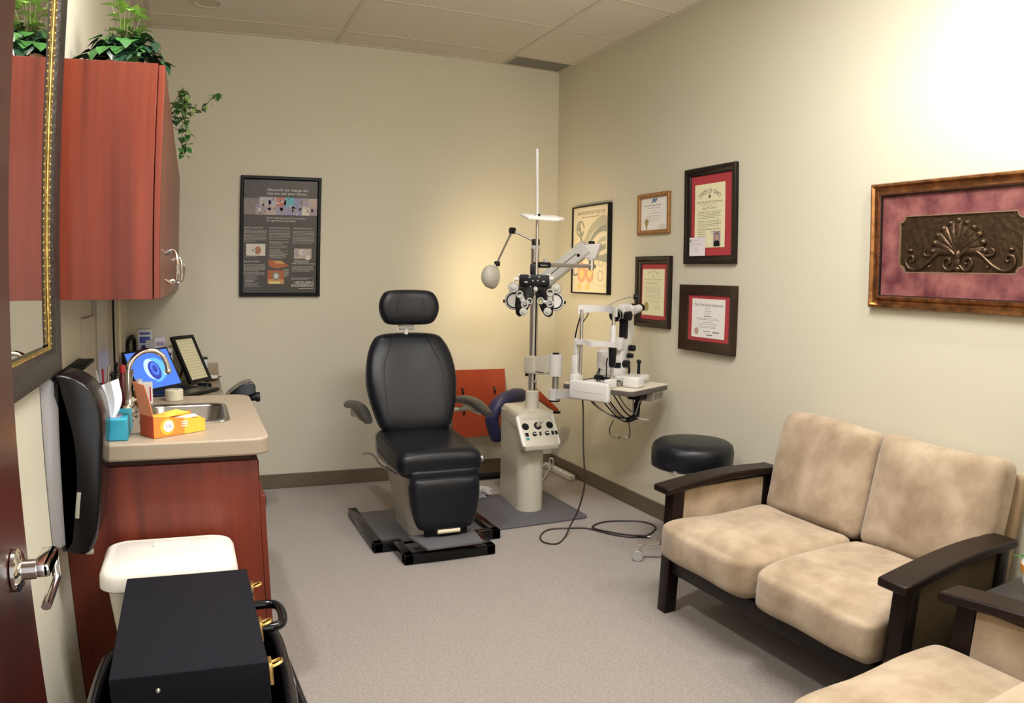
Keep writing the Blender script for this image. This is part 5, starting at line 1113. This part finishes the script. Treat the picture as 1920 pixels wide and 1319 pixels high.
# ---------------------------------------------------------------- towel dispenser
t = thing('towel_dispenser', 'black and grey paper towel dispenser on the left wall under the mirror', 'towel dispenser', (XL + .1, -2.74, .67))
g = G(); side_p = [(XL + .001, .680), (-2.965, .672), (-2.958, .75), (-2.945, .84), (-2.940, .91), (-2.948, .99), (-2.962, 1.06), (-2.975, 1.10), (-2.968, 1.13), (-2.985, 1.145), (XL + .001, 1.135)]
g.prism([(x, z_) for x, z_ in side_p], -2.832, -2.665, 'xz', .003); g.obj('back_housing', mat('light grey plastic', (.44, .43, .46), .45), t)
cov = smooth_poly([(-2.985, .672), (-2.925, .655), (-2.888, .70), (-2.868, .80), (-2.856, .92), (-2.848, 1.02), (-2.862, 1.09), (-2.90, 1.135), (-2.950, 1.155), (-2.972, 1.148), (-2.972, 1.10), (-2.950, 1.04), (-2.938, .96), (-2.940, .86), (-2.955, .77), (-2.966, .70)], 4)
g = G(); g.prism(cov, -2.842, -2.655, 'xz', .012, 3); g.obj('cover', mat('smoked black plastic', (.006, .005, .005), .25, spec=.4), t, smooth=50)
g = G(); g.tube([(-2.935, -2.846, .765), (-2.930, -2.847, .80), (-2.924, -2.846, .835)], .006, 8); g.box(-2.925, -2.905, -2.82, -2.80, .648, .660, .002); split_obj(g.obj('latch', mat('clear latch', (.35, .34, .28), .2), t))

# ---------------------------------------------------------------- open door with a lever handle
DM = TRZ((-2.930, -4.53, 0), math.radians(90 + -.9))
g = G(DM); g.box(0, .912, -.022, .022, .012, 2.10, .002, 1); dr = g.obj('door_1', mat('dark red door veneer', (.050, .007, .005), .35, streak=((11, 11, .5), (.028, .004, .003)), coat=.2)); dr['kind'] = 'structure'
dr['label'] = 'open dark red door slab at the left edge'
hp_ = V((-2.892, -3.685, .945))
g = G(); g.lathe([(.0, 0), (.034, 0), (.034, .006), (.028, .011), (.016, .013), (.016, .035), (.0, .036)], (-2.8935, -3.715, .955), (1, 0, 0), 32)
g.box(-2.865, -2.838, -3.728, -3.640, .944, .966, .004); g.box(-2.850, -2.838, -3.728, -3.640, .944, .966, .004)
g.box(-2.905, -2.838, -3.652, -3.640, .900, .966, .004) if False else None
g.box(-2.851, -2.838, -3.655, -3.640, .905, .966, .004); g.tube([(-2.8445, -3.648, .912), (-2.8445, -3.70, .908), (-2.8445, -3.75, .905)], .0085, 8, 3, sq=(1, .8))
PW['door_1'] = Matrix(); g.obj('door_handle', chrome, dr)
g = G(); g.box(-2.955, -2.952, YF - .13, YF + .001, 0, 2.13); g.box(-1.703, -1.700, YF - .13, YF + .001, 0, 2.13)
for a, b in ((-3.0, -2.955), (-1.70, -1.64)): g.box(a, b, YF, YF + .015, 0, 2.13)
g.box(-3.0, -1.64, YF, YF + .015, 2.13, 2.20); struct(g, 'trim_2', mat('door casing', (.14, .03, .018), .4))

# ---------------------------------------------------------------- waste bin
t = thing('waste_bin', 'cream plastic waste bin with flat lid in front of the base cabinet', 'waste bin', (-2.695, -2.80, 0))
R2 = lambda z_, x, y, r: [(-2.695 + a, -2.800 + b, z_) for a, b in rrect(-x, x, -y, y, r, 7)]
g = G(); g.loft([R2(.002, .125, .085, .03), R2(.30, .150, .105, .035), R2(.585, .172, .125, .045), R2(.595, .172, .125, .045)]); g.obj('tub', whiteplastic, t, smooth=50)
g = G(); g.loft([R2(.575, .185, .138, .055), R2(.580, .192, .145, .06), R2(.612, .190, .143, .06), R2(.626, .182, .135, .055), R2(.632, .168, .122, .05), R2(.629, .160, .114, .045), R2(.634, .150, .104, .04), R2(.635, .05, .03, .01)]); lid = g.obj('lid', mat('cream lid plastic', (.70, .665, .61), .4), t, smooth=50)
g = G(); g.prism(rrect(-2.745, -2.635, -2.76, -2.715, .01), .634, .6385, 'xy', .002); g.obj('lid_grip', MATS['cream lid plastic'], lid)

# ---------------------------------------------------------------- black case standing in a black bag
CT = .630
t = thing('sample_case', 'flat topped black case with brass clasps in front of the waste bin', 'case', (-2.65, -3.17, .02))
g = G(); g.box(-2.803, -2.484, -3.500, -2.972, .53, CT, .004); g.obj('lid', mat('charcoal leatherette', (.007, .007, .011), .8, spec=.18, bump=(240, .5, .003)), t)
g = G(); g.box(-2.798, -2.489, -3.494, -2.978, .10, .528, .008); g.obj('body', blackmatte, t)
g = G()
for y_ in (-3.46, -3.26, -3.03):
    g = G(); g.box(-2.4838, -2.474, y_ - .018, y_ + .018, .56, .612, .002); g.tube([(-2.476, y_ - .010, .600), (-2.456, y_ - .008, .607), (-2.454, y_ + .008, .607), (-2.476, y_ + .010, .600)], .0035, 8)
    g.obj('clasp', brass, t)
g = G()
for z_ in (.595, .545): g = G(); g.sphere((-2.71, -3.501, z_), .006, 10); g.obj('stud', mat('silver stud', (.5, .5, .45), .25, .9), t)
g = G(); g.tube([(-2.486, -3.22, .570), (-2.44, -3.22, .570), (-2.418, -3.195, .570), (-2.415, -3.13, .570), (-2.430, -3.09, .570), (-2.486, -3.085, .570)], .012, 10); g.obj('carry_handle', gloss_black, t)
t = thing('open_bag', 'glossy black rounded tote bag around the black case', 'bag', (-2.65, -3.17, 0))
Rb = lambda z_, o_: [(x, y, z_ + .02 * math.sin(i * .35)) for i, (x, y) in enumerate(rrect(-2.885 - o_, -2.415 + o_, -3.48 - o_, -2.96 + o_, .13, 8))]
g = G(); g.loft([[(x, y, .03) for x, y in rrect(-2.83, -2.46, -3.44, -2.98, .07, 8)], Rb(.12, -.01), Rb(.32, .005), Rb(.445, .0), Rb(.445, -.012), Rb(.30, -.008), Rb(.15, -.025)], caps=False)
g.loft([[(x, y, z_) for x, y in rrect(-2.83, -2.46, -3.44, -2.98, .07, 8)] for z_ in (.001, .03)]); g.obj('shell', mat('black vinyl', (.008, .007, .009), .25, coat=.3), t, smooth=60)
g = G(); g.tube([V(p) for p in Rb(.450, -.006)][::3], .015, 10, 4, True); g.obj('rim', MATS['black vinyl'], t)
for xs_ in (-2.445,):
    g = G(); g.tube([(-2.43, -3.36, .42), (-2.40, -3.35, .38), (-2.385, -3.28, .34), (-2.39, -3.16, .34), (-2.41, -3.08, .40)], .014, 10); g.obj('bag_handle', MATS['black vinyl'], t)

# ---------------------------------------------------------------- stools
t = thing('round_stool', 'round black swivel stool on chrome five star base beside the loveseat', 'stool', (-.305, -2.09, 0))
g = G(); sc0 = (-.305, -2.09, 0); g.lathe([(.0, .515), (.17, .515), (.198, .522), (.207, .545), (.208, .600), (.200, .628), (.180, .642), (.12, .648), (.0, .650)], sc0, n=48); g.obj('seat', blackleather, t, smooth=50)
g = G(); g.lathe([(.203, .521), (.2085, .525), (.203, .530), (.20, .525), (.203, .521)], sc0, n=48); g.obj('piping', gloss_black, t)
g = G(); g.cyl((sc0[0], sc0[1], .12), (sc0[0], sc0[1], .30), .026); g.cyl((sc0[0], sc0[1], .30), (sc0[0], sc0[1], .515), .014); g.lathe([(.03, .08), (.05, .09), (.035, .13), (.028, .14)], sc0); g.obj('column', chrome, t)
for k in range(5):
    a = math.radians(146 + 72 * k) ; dx, dy = math.cos(a), math.sin(a); e = (sc0[0] + .245 * dx, sc0[1] + .245 * dy)
    g = G(); g.tube([(sc0[0] + .02 * dx, sc0[1] + .02 * dy, .105), (sc0[0] + .14 * dx, sc0[1] + .14 * dy, .092), (e[0], e[1], .078)], (.020, .013), 8, 3, sq=(.7, 1)); lg = g.obj('leg', chrome, t)
    g = G(); g.cyl((e[0], e[1], .05), (e[0], e[1], .078), .006); g.cyl((e[0] - .022 * dy, e[1] + .022 * dx, .028), (e[0] - .006 * dy, e[1] + .006 * dx, .028), .0265, n=18); g.cyl((e[0] + .006 * dy, e[1] - .006 * dx, .028), (e[0] + .022 * dy, e[1] - .022 * dx, .028), .0265, n=18); g.obj('caster', mat('grey caster', (.42, .41, .39), .5), lg)
t = thing('desk_stool', 'black desk chair with padded back support tucked in behind the counter', 'chair', (-2.42, -1.02, 0))
s0 = (-2.56, -1.05, 0); g = G(); g.lathe([(.0, .47), (.15, .47), (.18, .49), (.18, .53), (.15, .55), (.0, .555)], s0, n=36); g.obj('seat', blackleather, t)
g = G(); g.cyl((s0[0], s0[1], .08), (s0[0], s0[1], .47), .02); g.obj('column', chrome, t)
for k in range(5):
    a = math.radians(100 + 72 * k); g = G(); g.tube([(s0[0], s0[1], .10), (s0[0] + .19 * math.cos(a), s0[1] + .19 * math.sin(a), .06)], .014, 8, 1); lg = g.obj('leg', chrome, t)
    g = G(); g.sphere((s0[0] + .19 * math.cos(a), s0[1] + .19 * math.sin(a), .027), (.025, .025, .025), 10); g.obj('caster', blackplastic, lg)
g = G(); g.loft([[(x, y, z_) for x, y, z_ in ((-2.445 + .155 * q, -1.10 + .0 * q, .805 + .075 * q ** .7 + .012 * math.sin(PI * q) - hh), (-2.445 + .155 * q, -.96, .805 + .075 * q ** .7 + .012 * math.sin(PI * q) - hh), (-2.440 + .150 * q, -.955, .785 + .040 * q), (-2.440 + .150 * q, -1.105, .785 + .040 * q))] for q, hh in ((0, .012), (.1, .0), (.3, 0), (.5, -.004), (.7, -.006), (.88, -.004), (1, .014))]); o = g.obj('back_pad', gloss_black, t, smooth=60)
bv = o.modifiers.new('b', 'BEVEL'); bv.width = .010; bv.segments = 3
g = G(); g.tube([(-2.56, -1.05, .465), (-2.42, -1.04, .45), (-2.345, -1.03, .50), (-2.328, -1.03, .64), (-2.325, -1.03, .80)], .011, 8); g.obj('support_bar', chrome, t)
g = G(); g.cyl((-2.33, -1.03, .795), (-2.268, -1.03, .795), .020, n=12); g.cyl((-2.285, -1.03, .795), (-2.264, -1.03, .795), .026, n=12); g.obj('tension_knob', blackplastic, t)

# ---------------------------------------------------------------- wooden side chair behind the exam chair
t = thing('side_chair', 'orange cherry wood backed chair in the corner behind the exam chair', 'chair', (-.65, -.4, 0))
bxm = Matrix.Translation((-.645, -.16, .28)) @ Matrix.Rotation(math.radians(-9), 4, 'X') @ Matrix.Rotation(math.radians(1.5), 4, 'Z')
g = G(bxm)
rings = []
for k in range(9):
    q = k / 8; x = -.215 + .42 * q; bow = .020 * math.sin(PI * q); rings.append([(x, bow, .03), (x, bow + .014, .03), (x, bow + .014, .508), (x, bow, .508)])
g.loft(rings); g.obj('back_panel', orange_wood, t, smooth=30)
g = G(bxm)
for x in (-.13, .115):
    for z_ in (.335, .19): g.tube([(x, -.002, z_), (x, -.012, z_ + .012), (x, -.012, z_ + .03), (x, .006, z_ + .042)], .006, 8)
g.obj('bolt', blackplastic, t)
g = G()
g.tube([(-.80, -.62, .02), (-.80, -.18, .02), (-.80, -.16, .30)], .014, 8, 4); g.tube([(-.44, -.55, .02), (-.44, -.18, .02), (-.44, -.16, .30)], .014, 8, 4); g.cyl((-.80, -.20, .028), (-.44, -.20, .028), .024)
g.obj('sled_base', blackmatte, t)
g = G(); g.tube([(-.47, -.40, .635), (-.54, -.46, .645), (-.62, -.50, .632), (-.690, -.52, .590), (-.722, -.52, .51), (-.702, -.51, .43), (-.678, -.50, .375)], (.058, .048), 14, 6, sq=(1, .85)); g.sphere((-.678, -.50, .372), (.046, .04, .03), 12); g.obj('padded_arm', navy, t, smooth=180)
g = G(); g.prism([(-.36, .640), (-.16, .498), (-.12, .482), (-.115, .502), (-.30, .668)], -.32, -.24, 'xz', .006); g.mi = 1; g.box(-.155, -.112, -.335, -.30, .476, .490)
g.obj('side_wing', [orange_wood, blackmatte], t)
# clear bag, power strip and cords on the floor
t = thing('plastic_bag', 'crumpled clear plastic bag on the floor behind the stand', 'bag', (-.93, -.62, .0))
b = bmesh.new(); bmesh.ops.create_icosphere(b, subdivisions=4, radius=1)
for v in b.verts:
    n_ = 1 + .22 * math.sin(7 * v.co.x + 3 * v.co.y) * math.cos(6 * v.co.z + 5 * v.co.x) + .1 * math.sin(17 * v.co.y + 9 * v.co.z); v.co = V((-.92 + v.co.x * .15 * n_, -.60 + v.co.y * .09 * n_, max(.017, .045 + v.co.z * .04 * n_)))
g = G(); g.merge(b); g.obj('film', mat('clear film', (.85, .85, .85), .12, alpha=.28), t, smooth=0)
t = thing('power_strip', 'white power strip lying along the baseboard in the back corner', 'power strip', (-.06, -.24, 0))
g = G(); g.box(-.092, -.042, -.46, -.03, .002, .042, .006); st = g.obj('housing', white_en, t)
g = G()
for k in range(5): g.cyl((-.067, -.40 + k * .08, .042), (-.067, -.40 + k * .08, .043), .015)
g.obj('sockets', mat('socket grey', (.5, .5, .5), .5), st)
g = G(); g.tube([(-.10, -.20, .045), (-.13, -.22, .11), (-.115, -.24, .12), (-.10, -.22, .06)], .006, 8); g.tube([(-.09, -.18, .06), (-.20, -.30, .02), (-.30, -.42, .006), (-.42, -.50, .006)], .005, 8); g.tube([(-.08, -.10, .05), (-.20, -.12, .02), (-.35, -.14, .006)], .005, 8); g.obj('power_cable', mat('white cable', (.62, .60, .56), .5), st)
t = thing('wall_outlet', 'ivory wall outlet behind the round stool', 'outlet', (-.004, -1.54, .36))
g = G(frame_xf('right')); g.box(1.505, 1.575, .31, .425, .0005, .006, .002); g.mi = 1
for v in (.34, .39): g.box(1.530, 1.550, v - .012, v + .012, .006, .0065)
g.obj('cover_plate', [mat('ivory plate', (.72, .67, .52), .4), ink_soft], t)

# ---------------------------------------------------------------- end table and potted plant in the sofa corner
t = thing('end_table', 'dark end table in the corner between the two loveseats', 'table', (-.27, -4.05, 0))
g = G(); g.box(-.50, -.04, -4.30, -3.775, .475, .500, .005); g.obj('table_top', mat('dark table top', (.055, .05, .048), .3, coat=.3), t)
for x, y in ((-.47, -3.81), (-.07, -3.81), (-.47, -4.27), (-.07, -4.27)):
    g = G(); g.box(x - .02, x + .02, y - .02, y + .02, 0, .475); g.obj('leg', darkwood, t)
t = thing('potted_plant', 'small potted plant in a brass banded white pot on the end table', 'potted plant', (-.30, -3.865, .5))
g = G(); g.lathe([(.0, 0), (.035, 0), (.05, .03), (.06, .09), (.055, .10), (.05, .09), (0, .09)], (-.285, -3.872, .5005)); g.mi = 1; g.lathe([(.059, .06), (.0615, .085), (.058, .085), (.055, .06), (.059, .06)], (-.285, -3.872, .5005)); g.obj('pot', [mat('white ceramic', (.8, .78, .72), .2), mat('amber band', (.62, .28, .05), .3)], t)

# ---------------------------------------------------------------- ivy and leafy plants on top of the cabinets
leafm = [mat('ivy leaf', (.045, .15, .030), .38, var=(30, (.02, .085, .02), 3)), mat('pale leaf', (.32, .46, .12), .4, var=(30, (.14, .30, .06), 3)), mat('dark leaf', (.014, .045, .022), .3, var=(25, (.008, .028, .016), 3))]
def leaf(g, p, d, up, L, wd, mi, lobes=True):
    d = V(d).normalized(); sd = d.cross(V(up)); 
    if sd.length < .1: sd = d.cross(V((1, .3, 0)))
    sd.normalize(); n_ = sd.cross(d).normalized(); p = V(p); g.mi = mi
    prof = [(0, 0), (.12, .62), (.22, .95), (.34, .62), (.50, .86), (.62, .50), (.80, .30), (1, 0)] if lobes else [(0, 0), (.12, .55), (.32, .95), (.55, .80), (.78, .42), (1, 0)]
    pts = []; 
    for q, w_ in prof: pts.append(p + d * L * q - n_ * L * .18 * q * q)
    for q, w_ in prof[1:-1]: pts.append(p + d * L * q + sd * wd * w_ + n_ * (wd * .22 * w_ - L * .18 * q * q))
    for q, w_ in prof[1:-1]: pts.append(p + d * L * q - sd * wd * w_ + n_ * (wd * .22 * w_ - L * .18 * q * q))
    n = len(prof); m = n - 2; f = []
    for s_ in (0, 1):
        off = n + s_ * m
        f.append([0, 1, off]); f += [[k, k + 1, off + k, off + k - 1] for k in range(1, m)]; f.append([m, n - 1, off + m - 1])
    g.raw(pts, f)
def plant(loc, label, rad, h, nd, pale, seed, trail=(), cat='plant', bush=1.0):
    random.seed(seed); t = thing('leafy_plant', label, cat, loc)
    g = G(); g.lathe([(0, 0), (.05, 0), (.065, .07), (.06, .075), (0, .07)], loc, n=20); g.obj('pot', mat('terracotta cream pot', (.62, .46, .27), .6), t)
    g = G(); c = V(loc) + V((0, 0, .06)); stems = G()
    for k in range(nd):
        a = random.uniform(0, 2 * PI); el = random.uniform(-.15, 1.3); r = rad * random.uniform(.3, 1)
        e = c + V((math.cos(a) * math.cos(el) * r, math.sin(a) * math.cos(el) * r * bush, math.sin(el) * h * random.uniform(.5, 1)))
        if e.z < loc[2] + .02 and abs(e.x - loc[0]) < .3: e.z = loc[2] + .025
        d = (e - c); d.z *= .3; d.z -= random.uniform(.0, .14)
        L = random.uniform(.038, .072); d.z += random.uniform(-.3, .3) * d.length; leaf(g, e, d, (0, 0, 1), L, L * .48, 2 if random.random() > pale * .5 + .12 else 0, False)
        if k % 3 == 0: stems.tube([c, (c + e) / 2 + V((0, 0, .02)), e], .0016, 5, 2)
    for k in range(int(nd * pale)):
        e = c + V((random.uniform(-.05, .05), random.uniform(-.05, .05), h * random.uniform(.7, 1.75))); a = random.uniform(0, 2 * PI); leaf(g, e, (math.cos(a), math.sin(a), random.uniform(-.2, .7)), (0, 0, 1), random.uniform(.035, .06), .02, 1, True)
        if k % 2 == 0: stems.tube([c, e], .0015, 5, 1)
    for vine, dens in trail:
        stems.tube(vine, .0018, 5, 6)
        P = [V(p) for p in vine]
        for i in range(len(P) - 1):
            for k in range(dens):
                q = (k + random.random()) / dens; e = P[i].lerp(P[i + 1], q) + V((random.uniform(-.012, .02), random.uniform(-.02, .02), random.uniform(-.01, .01)))
                a = random.uniform(0, 2 * PI); L = random.uniform(.026, .046); leaf(g, e, (math.cos(a) * .8, math.sin(a) * .8 - .3, random.uniform(-.9, .2)), (0, -.4, 1), L, L * .46, 0 if random.random() > .12 else 1, True)
    fo = g.obj('foliage', leafm, t, smooth=0, recalc=False); stems.obj('stems', mat('plant stem', (.12, .12, .05), .6), t)
plant((-2.845, -2.34, 2.051), 'bushy dark green plant with pale shoots on the nearest wall cabinet', .150, .12, 190, .24, 3)
g = None
CXv = CX + .02
plant((-2.80, -1.30, 2.051), 'ivy plant on the middle cabinet with vines trailing over its edge', .13, .14, 60, .2, 5,
      [([(-2.78, -1.30, 2.12), (-2.70, -1.22, 2.20), (-2.64, -1.26, 2.235), (-2.585, -1.28, 2.20), (-2.545, -1.30, 2.255), (-2.505, -1.30, 2.295)], 7),
       ([(-2.75, -1.30, 2.13), (-2.665, -1.25, 2.27), (-2.655, -1.27, 2.22), (-2.648, -1.30, 2.12), (-2.645, -1.30, 2.02)], 12), ([(-2.76, -1.34, 2.13), (-2.675, -1.32, 2.26), (-2.665, -1.34, 2.17), (-2.663, -1.34, 2.05), (-2.655, -1.34, 1.98)], 10),
       ([(-2.78, -1.25, 2.10), (-2.68, -1.27, 2.30), (-2.668, -1.25, 2.31), (-2.650, -1.25, 2.20)], 8)])
# small plant on the end table
random.seed(11); g = G()
for k in range(26):
    a = random.uniform(0, 2 * PI); el = random.uniform(.2, 1.3); leaf(g, (-.285 + .02 * math.cos(a), -3.872 + .02 * math.sin(a), .59), (math.cos(a) * math.cos(el), math.sin(a) * math.cos(el), math.sin(el)), (0, 0, 1), random.uniform(.05, .08), .018, k % 2, False)
g.obj('foliage', leafm, bpy.data.objects['potted_plant'], smooth=0, recalc=False)

# ---------------------------------------------------------------- groups of alike things
for base, phrase in (('framed_certificate', 'framed certificates on the side wall'), ('brochure_box', 'brochure boxes by the back wall'), ('wall_chart', 'chart boards under the wall cabinets'), ('bottle', 'small bottles on the counter'), ('leafy_plant', 'leafy plants on the wall cabinets')):
    for o in SC.objects:
        if o.parent is None and o.name.split('.')[0] == base: o['group'] = phrase
# ---------------------------------------------------------------- a thing made of one single piece is that piece
bpy.context.view_layer.update()
for r in [o for o in SC.objects if o.type == 'EMPTY' and o.parent is None and o.get('category')]:
    ch = list(r.children)
    if len(ch) == 1:
        c = ch[0]; m = PW[r.name] if r.name in PW else r.matrix_world.copy(); nm = r.name
        for k in ('label', 'category', 'group'):
            if k in r.keys(): c[k] = r[k]
        c.parent = None; c.matrix_world = m; bpy.data.objects.remove(r); c.name = nm
